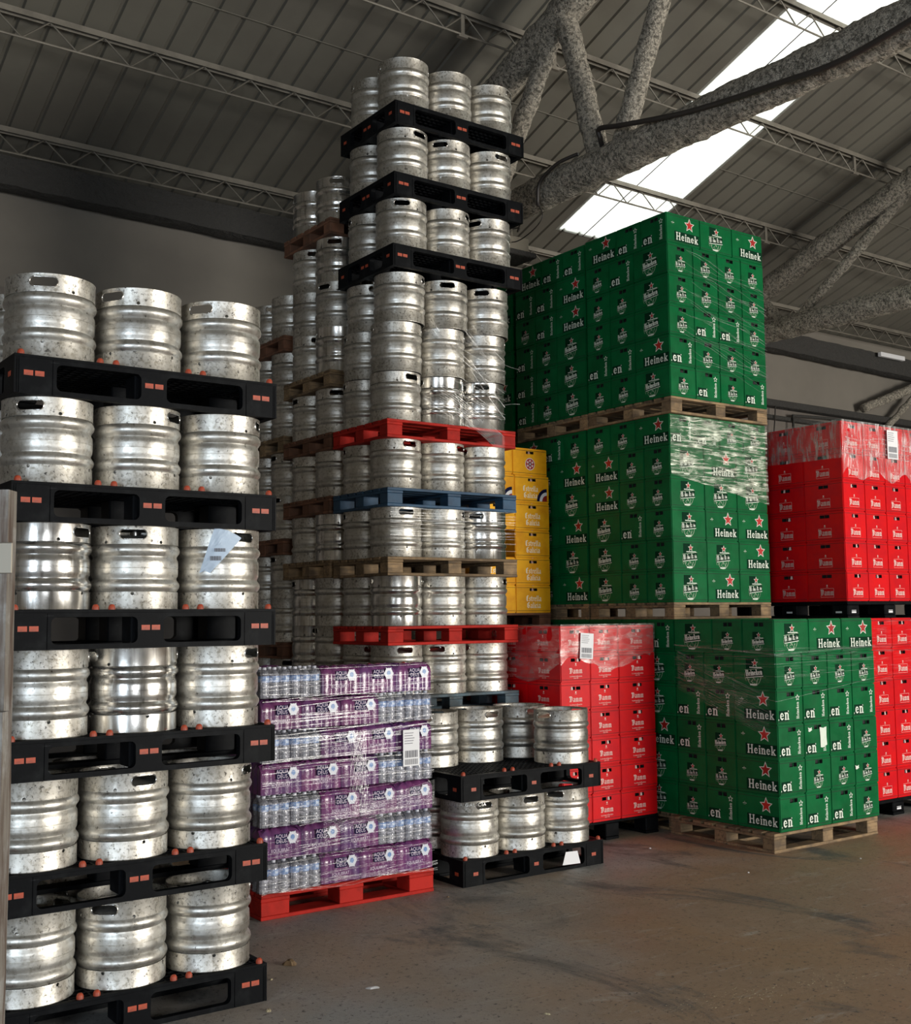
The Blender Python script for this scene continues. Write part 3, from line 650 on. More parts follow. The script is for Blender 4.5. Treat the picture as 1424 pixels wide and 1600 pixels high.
def plastic_pallet(x, y, z, label, group, yaw=0, knobs=True, insert_z=.088, pair=True):
    t = empty('plastic_pallet', (x, y, z), yaw); tag(t, label, 'pallet', group)
    f1, f2, dk, ft, rn = PP
    inst(f1, t); inst(f1, t, (PL_, PW_, 0), (0, 0, math.pi)); inst(f2, t); inst(f2, t, (PL_, PW_, 0), (0, 0, math.pi)); inst(dk, t)
    for fx_ in (.04, PL_ / 2 - .075, PL_ - .19): inst(ft, t, (fx_, PW_ / 2 - .06, 0))
    for fx_ in (PL_ / 2 - .075,):
        inst(ft, t, (fx_, .036, 0)); inst(ft, t, (fx_, PW_ - .156, 0))
    inst(rn, t, (0, PW_ / 2 - .05, 0))
    if knobs:
        for cx in (.03, .365, .435, .77, .84, PL_ - .03): inst(KNOB, t, (cx, .018, BP))
        for cy in (.4, .78): inst(KNOB, t, (.018, cy, BP))
    for cx in ((.058, .104, PL_ / 2 - .023, PL_ / 2 + .023, PL_ - .104, PL_ - .058) if pair else (.1, PL_ / 2, PL_ - .09)): inst(INS, t, (cx, 0, insert_z))
    for cy in (.07, PW_ / 2 - .03, PW_ / 2 + .03, PW_ - .07): inst(INS, t, (0, cy, insert_z), (0, 0, R_(-90)))
    return t

# ------------------------------------------------------------------ kegs
KH, KR = .368, .1965
def keg_protos(tall=False):
    body = MB()
    prof = [(.0, .030), (.10, .030), (.165, .050), (.180, .068), (.1835, .076), (.185, .082), (.1895, .088), (.1945, .096), (.1972, .106), (.1955, .116), (.1885, .126), (.1835, .134), (.1840, .142), (.1892, .151),
            (.1905, .165), (.1907, .1815), (.1893, .1828), (.1893, .1842), (.1907, .1855), (.1905, .205), (.1892, .219), (.1840, .228), (.1835, .236), (.1885, .244), (.1955, .254), (.1972, .264), (.1945, .274), (.1895, .282), (.185, .287), (.1835, .292), (.180, .300), (.165, .314), (.10, .330), (.04, .334), (.0, .334)]
    body.lathe(prof, 56); bo = proto(body.build('barrel', STEEL, smooth=35))
    def chime(z0, z1, holes, slots, nm, m):
        sh = MB(); r0, r1 = .1875, .1905
        top = z1 > .2
        pr_ = [(r0, z0), (r1 - .0005, z0), (r1, z0 + .004), (r1, z1 - .004), (r1 + .0012, z1 - .001), (r1, z1), (r0, z1), (r0 - .002, z1 - .003), (r0, z1 - .006), (r0, z0)]
        if not top: pr_ = [(r0, z0), (r0 - .002, z0 + .002), (r0, z0 + .006), (r0, z1), (r1 - .0005, z1), (r1, z1 - .004), (r1, z0 + .006), (r1 + .0012, z0 + .003), (r1, z0), (r0, z0)][::-1]
        # closed ring
        n = 96; P = pr_[:-1]; k = len(P); v = []; f = []
        for i in range(n):
            a = 2 * math.pi * i / n
            for (r, z) in P: v.append((r * math.cos(a), r * math.sin(a), z))
        for i in range(n):
            for j in range(k): f.append((i * k + j, ((i + 1) % n) * k + j, ((i + 1) % n) * k + (j + 1) % k, i * k + (j + 1) % k))
        sh.add(v, f); o = sh.build(nm, [m, m]); bm = bmesh.new(); bm.from_mesh(o.data); bmesh.ops.recalc_face_normals(bm, faces=bm.faces[:]); bm.to_mesh(o.data); bm.free()
        c = MB()
        for a in slots:
            P = rrect(-.058, .058, -.0205, .0205, .0200, 5); n = len(P); ca, sa = math.cos(a), math.sin(a)
            tr_ = lambda u, zz, d: (d * ca - u * sa, d * sa + u * ca, .331 + zz)
            c.add([tr_(u, zz, .15) for u, zz in P] + [tr_(u, zz, .22) for u, zz in P], [tuple(range(n))[::-1], tuple(range(n, 2 * n))] + [(i, (i + 1) % n, n + (i + 1) % n, n + i) for i in range(n)])
        for a, zz in holes:
            P = [(.0075 * math.cos(R_(t_ * 30)), .0075 * math.sin(R_(t_ * 30))) for t_ in range(12)]; n = 12; ca, sa = math.cos(a), math.sin(a)
            tr2 = lambda u, q, d: (d * ca - u * sa, d * sa + u * ca, zz + q)
            c.add([tr2(u, q, .15) for u, q in P] + [tr2(u, q, .22) for u, q in P], [tuple(range(n))[::-1], tuple(range(n, 2 * n))] + [(i, (i + 1) % n, n + (i + 1) % n, n + i) for i in range(n)])
        co = c.build('cut', m); boolean_cut(o, co); o.data.polygons.foreach_set('use_smooth', [True] * len(o.data.polygons)); o.data.set_sharp_from_angle(angle=R_(30)); return o
    q = math.pi / 2
    tc = proto(chime(.288, .368, [(q + R_(38), .297), (q - R_(38), .297), (-q + R_(38), .297), (-q - R_(38), .297)], [q, -q], 'top_chime', STEEL_R))
    bc = proto(chime(0, .079, [(q, .071), (-q, .071), (0, .071), (math.pi, .071)], [], 'bottom_chime', STEEL_R))
    lip = MB()
    P = rrect(-.059, .059, -.0215, .0215, .021, 6)
    for a in (q,):
        pts = []
        for u, zz in P:
            an = a + u / .1905; pts.append((.1912 * math.cos(an), .1912 * math.sin(an), .331 + zz))
        lip.tube(pts, .0028, 6, closed=True)
    lp = proto(lip.build('handle_rim', STEEL_C, smooth=60))
    va = MB(); va.lathe([(0, .356), (.012, .356), (.012, .350), (.026, .350), (.026, .328)][::-1], 20); vp = proto(va.build('valve', STEEL_C, smooth=40))
    return bo, tc, bc, lp, vp
KP = keg_protos()
KPC = []
for o in KP:      # polished version shares shapes with another material
    d = o.data.copy(); 
    for i in range(len(d.materials)): d.materials[i] = STEEL_C
    n = o.copy(); n.data = d; COL.objects.link(n); KPC.append(proto(n))
def emboss(text, r=.1912, z=.338, size=.030):
    V, F = font_tris(text, size, 1.15, 1.15); b = MB(); b.add([(r * math.cos(-math.pi / 2 + x / r), r * math.sin(-math.pi / 2 + x / r), z + y) for x, y in V], F); return b
def keg(x, y, z, label, group, ang=None, clean=False, sz=1.0):
    """ang = direction (deg, world) a handle slot points to; -90 faces the -Y side"""
    t = empty('beer_keg', (x, y, z)); tag(t, label, 'keg', group)
    a = random.uniform(0, 360) if ang is None else ang
    src = KPC if clean else KP
    for pz in src: inst(pz, t)
    inst(src[3], t, rot=(0, 0, math.pi))
    t.rotation_euler = (0, 0, R_(a + 90)); t.scale = (1, 1, sz); return t

NUM = ['lowest', 'second', 'third', 'fourth', 'fifth', 'sixth', 'seventh', 'eighth', 'ninth', 'tenth', 'eleventh', 'twelfth', 'thirteenth']
# camera direction seen from a keg, in degrees
def tocam(x, y, off): return math.degrees(math.atan2(-y, -x)) + off

# ---- stack A : six plastic pallets of kegs, nearest on the left
AX, AY = 2.48 - PL_, 4.909
per = KH + BP
offA = {1: [-50, -22, -80], 2: [-45, 28, 70], 3: [100, 110, 60], 4: [55, -2, 38], 5: [-22, 62, 80], 6: [-8, -38, -28]}
cleanA = {(4, 0), (3, 1)}
for k in range(1, 7):
    dx = -.035 if k <= 2 else 0; x0 = AX + dx; z = (k - 1) * per
    lay = ['floor', 'second', 'third', 'fourth', 'fifth', 'top'][k - 1]
    plastic_pallet(x0, AY, z, f'black plastic pallet with orange inserts, {lay} of six in the near left stack', 'pallets of the near left keg stack')
    for i in range(3):
        cx = x0 + .2 + i * .403
        t = keg(cx, AY + .205, z + BP, f'{"shiny" if (k, i) in cleanA else "worn"} steel keg, front {["left", "middle", "right"][i]} on the {lay} pallet of the near left stack', 'kegs of the near left stack', tocam(cx, AY, offA[k][i]), (k, i) in cleanA)
        if (k, i) == (4, 2):
            b = MB(); rr = .1985
            P = [(-.055, .12), (.005, .165), (.045, .150), (.062, .128), (-.012, .045), (-.045, -.005), (-.088, -.012), (-.07, .06)]
            # paper tag glued flat round the barrel (arc patch)
            a0 = R_(tocam(cx, AY, 0)) ; grid = []
            nu, nv = 10, 14; V = []; F = []
            for j in range(nv + 1):
                for i2 in range(nu + 1):
                    u = -.5 + i2 / nu; v_ = j / nv; uu = u * (.050 + .075 * v_) + (-.055 + .105 * v_); zz = .175 + .185 * v_ - abs(u) * .02 + (u) * -.045 * v_
                    an = a0 + uu / rr; q = rr + .004 + .004 * noise.noise(Vector((uu * 40, zz * 40, 0))); V.append((q * math.cos(an), q * math.sin(an), zz))
            for j in range(nv):
                for i2 in range(nu): F.append((j * (nu + 1) + i2, j * (nu + 1) + i2 + 1, (j + 1) * (nu + 1) + i2 + 1, (j + 1) * (nu + 1) + i2))
            b.add(V, F); M = Matrix.Rotation(-t.rotation_euler.z, 4, 'Z'); b.v = [tuple(M @ Vector(v)) for v in b.v]
            pl = b.build('paper_label', mat('blue_white_paper', (.50, .60, .72), .6), t); pl['label'] = 'creased pale blue paper label with barcode'
            b = MB()
            for s_ in range(9):
                for zz, hh in ((.222, .020), (.262, .016)):
                    uu = -.040 + s_ * .0055 + (zz - .2) * .45; an = a0 + uu / rr; an2 = a0 + (uu + .0028 + .001 * (s_ % 2)) / rr; q = rr + .0095
                    b.add([(q * math.cos(an), q * math.sin(an), zz), (q * math.cos(an2), q * math.sin(an2), zz), (q * math.cos(an2), q * math.sin(an2), zz + hh), (q * math.cos(an), q * math.sin(an), zz + hh)], [(0, 1, 2, 3)])
            b.v = [tuple(M @ Vector(v)) for v in b.v]; b.build('barcode', GREYP, pl)
    for i in range(3):
        cx = x0 + .2 + i * .403
        keg(cx, AY + .6, z + BP, f'steel keg, rear {["left", "middle", "right"][i]} on the {lay} pallet of the near left stack', 'kegs of the near left stack')
b = MB(); b.v = []; 

# ---- tower C : tall central tower
WP = .1372
CX, CY = 4.47, 7.078; CUX, CUY = 4.385, 6.775 + .05
CXU, CYU = 4.44, 6.94
def layerC(x0, y0, z, n, offs=None, clean=(), rear=True, group='kegs of the tall central tower'):
    nm = NUM[n]
    for i in range(3):
        cx = x0 + .2 + i * .4; cy = y0 + .2
        keg(cx, cy, z, f'{"shiny" if i in clean else "worn"} steel keg, front {["left corner", "middle", "right"][i]}, {nm} layer up in the tall central tower', group, tocam(cx, cy, offs[i]) if offs else None, i in clean)
    if rear:
        for i in range(3):
            cx = x0 + .2 + i * .4; cy = y0 + .6
            keg(cx, cy, z, f'steel keg, rear {["left", "middle", "right"][i]}, {nm} layer up in the tall central tower', group, tocam(cx, cy, offs[3]) if (offs and i == 0 and len(offs) > 3) else None)
pz = 0; n = 0
specC = [(WOOD, 'plain wooden pallet on the floor under the tall central tower'), (WOOD, 'plain wooden pallet, second up in the tall central tower, behind the low stack'),
         (WGREYB, 'faded grey blue wooden pallet above the kegs of the low front stack'), (WRED, 'red painted wooden pallet at eye height in the tall central tower'),
         (WOOD, 'bare brown wooden pallet above the lower red one in the central tower'), (WBLUE, 'dark blue painted wooden pallet in the tall central tower'),
         (WRED, 'bright red wooden pallet under the three-high wrapped kegs of the central tower')]
offsC = {0: [0, 0, 0, 0], 1: [0, 0, 0, 0], 2: [20, -8, -50, 8], 3: [100, -60, 75, 40], 4: [25, 80, -12, 100], 5: [35, 62, -50, 100], 6: [100, 100, 100, 8]}
cleanC = {3: (0,), 4: (2,)}
for k, (m, lab) in enumerate(specC):
    wood_pallet(CX, CY, pz, 1.2, .8, WP, m, lab, 'wooden pallets of the tall central tower'); pz += WP
    if k < 6:
        layerC(CX, CY, pz, n, offsC[k], cleanC.get(k, ())); n += 1; pz += KH
zred = pz - WP
offs3 = [[50, -60, -35, 8], [100, 100, 100, 100], [100, 0, -8, 8]]
for j in range(3):
    layerC(CX - .01 * (j == 1), CY - .03 * j, pz, n, [[42, -55, 5, 100], [100, 100, 100, 100], [80, 12, -4, 12]][j], (1, 2) if j == 0 else ()); n += 1; pz += KH
offU = [[2, 75, -28, 100], [45, -12, 40, 22], [100, 100, 70, 100]]
for j in range(3):
    plastic_pallet(CXU, CYU - .02 * j, pz, f'black plastic pallet, {["lowest", "middle", "highest"][j]} of three near the top of the central tower', 'plastic pallets of the central tower', knobs=False, insert_z=.085); pz += BP
    layerC(CXU, CYU - .02 * j, pz, n, offU[j]); n += 1; pz += KH

# ---- tower E behind C, and F beyond
def towerE(X, Y, name, spec, nrows=2, pal_mat=WOODD, group='g', base_layers=None):
    z = 0; L_ = 0; pn = 0
    for it in spec:
        if it == 'P':
            wood_pallet(X, Y, z, 1.2, .8, WP, [WOODD, WOOD, WOODD][pn % 3] if pn > 1 else WOOD, f'dim brown wooden pallet, {NUM[pn]} up in the {name}', f'pallets of the {name}'); z += WP; pn += 1
        else:
            h = KH * it
            for j in range(nrows):
                for i in range(2):
                    keg(X + .2 + i * .4, Y + .2 + .4 * j, z, f'steel keg, {["near", "far"][j]} {["left side", "inner side"][i]}, {NUM[L_]} layer up in the {name}', f'kegs of the {name}', None, random.random() < .12, it)
            z += h; L_ += 1
towerE(4.47, 7.925, 'tower behind the central tower', ['P', 1.03, 1.03, 1.03, 1.03, 1.03, 'P', 1, 'P', 1, 'P', 1, 'P', 1, 1, 1, 'P', 1])
towerE(4.49, 8.76, 'farthest keg tower', ['P', 1, 'P', 1, 1, 'P', 1, 1, 'P', 1, 1, 'P', 1, 1, 'P', 1])

# ---- low front stack D
DX, DY = 4.42, 6.115
for k in range(2):
    t = plastic_pallet(DX - .01 * k, DY - .0, k * (KH + BP), f'black plastic pallet, {["on the floor", "upper, half empty,"][k]} of the low front keg stack', 'pallets of the low front stack', pair=False, insert_z=.075)
    if k == 0:
        b = MB(); b.add([(.83, -.004, .035), (.99, -.004, .03), (.965, -.004, .115), (.86, -.004, .12)], [(0, 1, 2, 3)]); o = b.build('torn_label', WHITE, t); o['label'] = 'torn white paper label'
low = [(.2, .2, 32, 'front left'), (.6, .2, 32, 'front middle'), (1.0, .2, -12, 'front right'), (.2, .6, 50, 'rear left'), (.6, .6, None, 'rear middle'), (1.0, .6, None, 'rear right')]
for (a, c, o_, nm) in low:
    x, y = DX + a, DY + c; t = keg(x, y, BP, f'steel keg, {nm} on the floor pallet of the low front stack', 'kegs of the low front stack', tocam(x, y, o_) if o_ is not None else None)
    if nm == 'front left':
        e = emboss('ESTRELLA GALICIA'); M = Matrix.Rotation(R_(tocam(x, y, -14) + 90) - t.rotation_euler.z, 4, 'Z'); e.v = [tuple(M @ Vector(v)) for v in e.v]
        eo = e.build('embossed_lettering', mat('raised_letters', (.75, .75, .72), .35, .8), t); eo['label'] = 'pale raised lettering ESTRELLA GALICIA'
for (a, c, o_, nm) in [(.19, .62, -15, 'rear left'), (.60, .64, 38, 'rear middle'), (1.01, .66, 35, 'rear right'), (1.02, .2, -40, 'front right')]:
    x, y = DX - .01 + a, DY + c; keg(x, y, 2 * BP + KH, f'steel keg, {nm} on the half empty upper pallet of the low front stack', 'kegs of the low front stack', tocam(x, y, o_))

# ---- green crates
GG = 'green beer crates'
wood_pallet(6.80, 5.585, 0, 1.24, 1.02, WP, WOOD, 'wooden pallet on the floor under the front green crate stack', 'pallets under green crates')
green_tier(6.883, 5.59, WP, ['llL', 'Lll', 'Hee', 'Hle', 'Hll', 'Hel'], ['LHH', 'llll', 'eeee', 'eeel', 'elll', 'eeel'], 'front floor stack', GG)
B2 = WP + 6 * GH; B3 = 2 * B2
wood_pallet(6.885, 6.60, 0, 1.2, 1.0, WP, WOOD, 'wooden pallet on the floor behind the front green stack', 'pallets under green crates')
green_tier(6.885, 6.60, WP, ['ell', 'Lll', 'Lll', 'Hll', 'Lll', 'Lll'], ['eeee' if False else 'lll', 'llll', 'llll', 'llll', 'llll', 'llll'], 'rear floor stack', GG)
wood_pallet(6.885, 6.588, B2, 1.2, 1.0, WP, WOOD, 'wooden pallet under the middle green crate stack, above the front one', 'pallets under green crates')
green_tier(6.885, 6.588, B2 + WP, ['Hll', 'llH', 'llH', 'leL', 'llL', 'llL'], ['eell', 'LHL', 'LLL', 'LHH', 'LLH', 'LHL'], 'middle tier near stack', GG)
wood_pallet(6.865, 6.545, B3, 1.2, 1.0, WP, WOOD, 'wooden pallet under the topmost green crate stack', 'pallets under green crates')
green_tier(6.860, 6.535, B3 + WP, ['eeH', 'Lel', 'Lll', 'Lll', 'Hee', 'Lll'], ['HLH', 'llll', 'llll', 'leel', 'elll', 'lele'], 'top tier near stack', GG)
wood_pallet(6.90, 7.62, 0, 1.2, 1.0, WP, WOOD, 'wooden pallet on the floor under the far green crate stack', 'pallets under green crates')
green_tier(6.90, 7.62, WP, ['Lll'] * 6, None, 'far floor stack', GG)
wood_pallet(6.90, 7.62, B2, 1.2, 1.0, WP, WOOD, 'dim wooden pallet under the far middle tier green stack, beside the yellow crates', 'pallets under green crates')
green_tier(6.90, 7.62, B2 + WP, ['leH', 'Hll', 'Lll', 'Hll', 'Lll', 'Hll'], None, 'middle tier far stack', GG)
wood_pallet(6.88, 7.57, B3, 1.2, 1.0, WP, WOOD, 'dim wooden pallet under the far top tier green stack', 'pallets under green crates')
green_tier(6.88, 7.57, B3 + WP, ['eeH', 'Hee', 'Hel', 'Lle', 'Lle', 'Lle'], None, 'top tier far stack', GG)
for z_, t_ in ((0, 'floor'), (B2, 'middle tier'), (B3, 'top tier')):
    wood_pallet(6.90, 8.66, z_, 1.2, 1.0, WP, WOOD, f'dim wooden pallet of the farthest green stack, {t_}', 'pallets under green crates')
    green_tier(6.90, 8.66, z_ + WP, ['eel', 'Hle', 'Lll', 'Lle', 'Hll', 'Lel'], None, f'{t_} farthest stack', GG)
# small white stickers on crates
for (x, y, z, face, wd, lab) in [(7.245, 5.586, WP + 2 * GH + .205, 'y', .05, 'torn small white sticker beside the upper handle holes, front green stack'),
                                  (7.40, 5.586, WP + 2 * GH + .14, 'y', .085, 'large torn white sticker on the front green stack, fourth row'),
                                  (7.80, 5.586, WP + 1 * GH + .14, 'y', .05, 'small white sticker on the front green stack, fifth row, right face')]:
    b = MB(); hh = .03 if wd < .06 else .15; rr = random.Random(wd)
    P = [(-wd / 2 + rr.uniform(0, .008), -hh / 2), (-wd * .1, -hh / 2 - .004), (wd / 2, -hh / 2 + rr.uniform(0, .02)), (wd / 2 - .006, 0), (wd / 2 - .003, hh / 2), (0, hh / 2 - .008), (-wd / 2, hh / 2), (-wd / 2 + .007, 0)]
    b.poly(P, 0); o = b.build('paper_sticker', PALE); o.location = (x, y - .003, z); o.rotation_euler = RX90; tag(o, lab, 'sticker', 'torn paper stickers')

# ---- red crates
def small_red(X0, Y0, z0, rows):
    for r in range(rows):
        z = z0 + (rows - 1 - r) * RSH; rown = ORD[r] + (' row' if r == 0 else ' row down'); jx = random.uniform(-.004, .004)
        wide = r < 1
        # right face: .3 .3 .4 ; left face: .4 x 3
        xs = [0, .325, .64]; ws = [('n', .3, .4), ('n', .3, .4), ('w', .4, .3)]
        xs = [.0, .3, .6]
        for i in range(3):
            ori, L_, W_ = ws[i]
            nk = [('y', random.choice([-.03, .028, .02]), .155)] + ([('y', .035, .155)] if random.random() < .4 else [])
            crate('r', X0 + xs[i] + L_ / 2 + jx, Y0 + W_ / 2, z, L_, W_, RSH, RSB[ori], f'red crate, {rown}, {["at the near corner", "middle of the right face", "right end of the right face"][i]}, low red stack', 'red crates of the low stack',
                  DPs, DPs if i == 0 else None, necks=nk)
        for j in range(1, 3):
            crate('r', X0 + .15 + jx, Y0 + .2 + .4 * j, z, .3, .4, RSH, RSB['n'], f'red crate, {rown}, {COLN[j]} along the left face, low red stack', 'red crates of the low stack', None, DPs, necks=[('x', random.choice([-.03, .02]), .155)])
HX, HY = 5.775, 6.709
plastic_h = empty('low_pallet', (HX, HY, 0)); tag(plastic_h, 'dark low plastic pallet on the floor under the low red crate stack', 'pallet')
b = MB(); b.cbox(0, 1.0, 0, 1.2, .125, .145, .004); b.build('deck', BLACKP, plastic_h)
for i, a in enumerate((0, .43, .86)):
    for c in (0, .53, 1.06): b = MB(); b.cbox(a, a + .14, c, c + .14, .022, .125, .006); b.build('foot', BLACKP, plastic_h)
    b = MB(); b.cbox(a, a + .14, 0, 1.2, 0, .022, .004); b.build('runner', BLACKP, plastic_h)
small_red(HX, HY, .145, 7)
def black_base(x, y, z, L_, W_, H_, label):
    t = empty('plastic_pallet', (x, y, z)); tag(t, label, 'pallet', 'dark pallets under the right red crates')
    b = MB(); b.cbox(0, L_, 0, W_, H_ - .03, H_, .004); b.build('deck', BLACKP, t)
    for a in (0, L_ / 2 - .08, L_ - .16):
        for c in (0, W_ / 2 - .08, W_ - .16): 
            b = MB(); b.cbox(a, a + .16, c, c + .16, .025, H_ - .03, .008); b.build('foot', BLACKP, t)
        b = MB(); b.cbox(a, a + .16, 0, W_, 0, .025, .004); b.build('runner', BLACKP, t)
        b = MB(); b.box(a + .05, a + .11, -.002, .001, .045, .06); b.box(a + .05, a + .11, -.002, .001, .066, .070); b.build('printed_plate', WHITE, t)
    for c in (.06, W_ / 2 - .03): b = MB(); b.box(-.002, .001, c, c + .06, .045, .06); b.build('printed_plate', WHITE, t)
def big_red(X0, Y0, z0, rows, ncol, nleft, where):
    for r in range(rows):
        z = z0 + (rows - 1 - r) * RBH; rown = ORD[r] + (' row' if r == 0 else ' row down'); jx = random.uniform(-.004, .004)
        for i in range(ncol):
            crate('r', X0 + .15 + .3 * i + jx, Y0 + .2, z, .3, .4, RBH, RBB['n'], f'red crate, {rown}, ' + ('at the near corner' if i == 0 else f'{COLN[i]} along the right face') + f', {where}', 'large red crates at right',
                  DPb, DPb if i == 0 else None, necks=[('y', random.choice([-.02, .0, .02]), .198)])
        for j in range(1, nleft):
            crate('r', X0 + .15 + jx, Y0 + .2 + .4 * j, z, .3, .4, RBH, RBB['n'], f'red crate, {rown}, {COLN[j]} along the left face, {where}', 'large red crates at right', None, DPb, necks=[('x', random.choice([-.02, 0, .02]), .198)])
KX, KY = 8.34, 6.0
black_base(KX, KY, 0, 1.2, 1.2, .14, 'dark plastic pallet on the floor under the lower right red crates')
big_red(KX, KY, .14, 6, 4, 2, 'lower right stack')
zj = .14 + 6 * RBH
black_base(KX, KY, zj, 1.2, 1.2, .145, 'dark plastic pallet between the two right red crate stacks')
big_red(KX, KY, zj + .145, 6, 4, 3, 'upper right stack')

# ---- yellow crates behind the low red stack
YX, YY = 5.97, 7.98
wood_pallet(YX - .42, YY, 0, 1.22, .62, WP, WOODD, 'brown pallet on the floor behind the low red stack', 'pallets under yellow crates')
for r in range(6):
    for i in range(2): crate('y', YX + .2 + i * .4, YY + .15, WP + r * YH, .4, .3, YH, YB['w'], f'yellow crate, {NUM[r]} layer, {["left", "right"][i]}, behind the low red stack', 'yellow crates behind the red stack', None, None, name='beer_crate')
zy = WP + 6 * YH
wood_pallet(YX - .42, YY, zy, 1.22, .62, WP, WOODD, 'dark brown pallet directly under the visible yellow crates', 'pallets under yellow crates')
zz = zy + WP + .0
for r in range(6):
    c = 'rqtttt'[r]; z = zz + (5 - r) * YH; rown = ORD[r] + (' row' if r == 0 else ' row down')
    for i in range(2):
        if i == 0 and r == 3: continue
        jx = (0 if r else -.02)
        crate('y', YX + .2 + i * .4 + jx, YY + .15, z, .4, .3, YH, YB['w'], f'yellow crate, {rown}, {["left column beside the keg tower", "right column beside the green crates"][i]}', 'yellow crates of the upper stack',
              YP[c], None, necks=[('y', .0, .192)])

# ---- water pallet
WX, WY = 3.03, 6.165
wood_pallet(WX, WY, 0, 1.2, .8, .144, WRED, 'red painted wooden pallet on the floor under the water bottle packs', bw=.17)
LH = .1848
def bottle_proto():
    b = MB(); H_ = .176
    b.lathe([(0, 0), (.026, 0), (.031, .006), (.031, .03), (.0295, .034), (.031, .038), (.031, .052), (.0295, .056), (.031, .06), (.031, .085), (.0295, .089), (.031, .093), (.031, .132), (.026, .148), (.014, .160), (.0125, .166)], 20, 0)
    b.lathe([(.0316, .094), (.0316, .130)], 20, 1)
    b.lathe([(.0135, .166), (.0135, .178), (.012, .180), (0, .180)], 12, 2); return proto(b.build('water_bottle', [CLEARP, BLUEL, CAPM], smooth=50))
BOT = bottle_proto()
def film_body(nx, ny, L_, W_):
    # shrink film: boxy shell bulging over the rows of bottles
    b = MB(); nu, nv = 26, 9; V = []; F = []; per_ = []
    # rounded box parameterised by perimeter u and height v
    import itertools
    def pt(u, v):
        # u in [0,1) perimeter starting at front-left
        P = 2 * (L_ + W_); d = u * P
        if d < L_: x, y, nx_, ny_, s_, cnt, ln = d, 0, 0, -1, d, nx, L_
        elif d < L_ + W_: x, y, nx_, ny_, s_, cnt, ln = L_, d - L_, 1, 0, d - L_, ny, W_
        elif d < 2 * L_ + W_: x, y, nx_, ny_, s_, cnt, ln = L_ - (d - L_ - W_), W_, 0, 1, d - L_ - W_, nx, L_
        else: x, y, nx_, ny_, s_, cnt, ln = 0, W_ - (d - 2 * L_ - W_), -1, 0, d - 2 * L_ - W_, ny, W_
        bump = abs(math.sin(math.pi * s_ / ln * cnt)) ** .6 * .009 - .008
        sh = max(0, (v - .74) / .26); ins = .030 * sh ** 1.6
        z = v * .172 + (.010 * (abs(math.sin(math.pi * s_ / ln * cnt)) - .5) * sh)
        return (x + nx_ * (bump - ins), y + ny_ * (bump - ins), z + .002)
    n = 120
    for j in range(nv + 1):
        for i in range(n): V.append(pt(i / n, j / nv))
    for j in range(nv):
        for i in range(n): F.append((j * n + i, j * n + (i + 1) % n, (j + 1) * n + (i + 1) % n, (j + 1) * n + i))
    V.append((L_ / 2, W_ / 2, .170)); c = len(V) - 1
    for i in range(n): F.append((nv * n + i, nv * n + (i + 1) % n, c))
    b.add(V, F, 0); return b
PL2, PW2 = .266, .200
def pack_side():
    b = film_body(4, 3, PL2, PW2); return proto(b.build('shrink_film', PURPLE, smooth=60))
PS = pack_side()
def pack_print():
    b = MB(); rect(b, .092, .170, .088, .145, 0, 0)
    put_font(b, 'AQUA', .131, .131, .031, .0006, 1, .9); put_font(b, 'DEUS', .131, .103, .031, .0006, 1, .9)
    P = arc(.203, .118, .030, .034, 0, 360, 18)[:-1]; b.poly(P, .0005, 2); b.poly(arc(.203, .120, .014, .016, 0, 360, 12)[:-1], .001, 3)
    for i in range(6): a = R_(i * 60); b.poly([(.203, .118), (.203 + .030 * math.cos(a - .2), .118 + .034 * math.sin(a - .2)), (.203 + .038 * math.cos(a), .118 + .042 * math.sin(a)), (.203 + .030 * math.cos(a + .2), .118 + .034 * math.sin(a + .2))], .0003, 2)
    put_font(b, 'EQUILIBRAT', .125, .052, .026, .0005, 1, .85)
    return proto(b.build('printed_brand', [NAVY, LILAC, CAPM, BLUEL]))
PPR = pack_print()
rows_w = [['e', 'e', 's', 's', 's'], ['s', 's', 's', 'e', 'e']]
g = .001
SIDEF = PURPLE
endb = film_body(3, 4, PW2 - .004, PL2); ENDF = proto(endb.build('shrink_film', film_mat('clear_shrink_film', (.8, .8, .9), amount=.5, sc=(20, 20, 40), base=.10), smooth=60))
for r in range(7):
    z = .144 + (6 - r) * LH; x = WX + (.004 if r % 2 else 0) + random.uniform(-.004, .004); pat = rows_w[r % 2]; rown = ORD[r] + (' layer' if r == 0 else ' layer down')
    for i, c in enumerate(pat):
        lab = f'{"clear ended" if c == "e" else "purple wrapped"} water pack, {rown}, {["first", "second", "third", "fourth", "fifth"][i]} from left'
        t = empty('water_pack', (x, WY + .012, z)); tag(t, lab, 'water pack', 'packs of bottled water')
        if c == 's':
            inst(PS, t, (0, random.uniform(0, .008), 0)); inst(PPR, t, (0, -.0035, 0), RX90); x += PL2 + g
        else:
            inst(ENDF, t)
            for bx_ in range(3):
                for by_ in range(2): inst(BOT, t, (.034 + bx_ * .0655, .036 + by_ * .066, .001))
            x += PW2 + g
    # rear packs of each layer so the load stands on its own
    t = empty('water_pack', (WX + .02, WY + .30, z)); tag(t, f'water pack behind the front ones, {rown}, left end', 'water pack', 'packs of bottled water'); inst(PS, t)

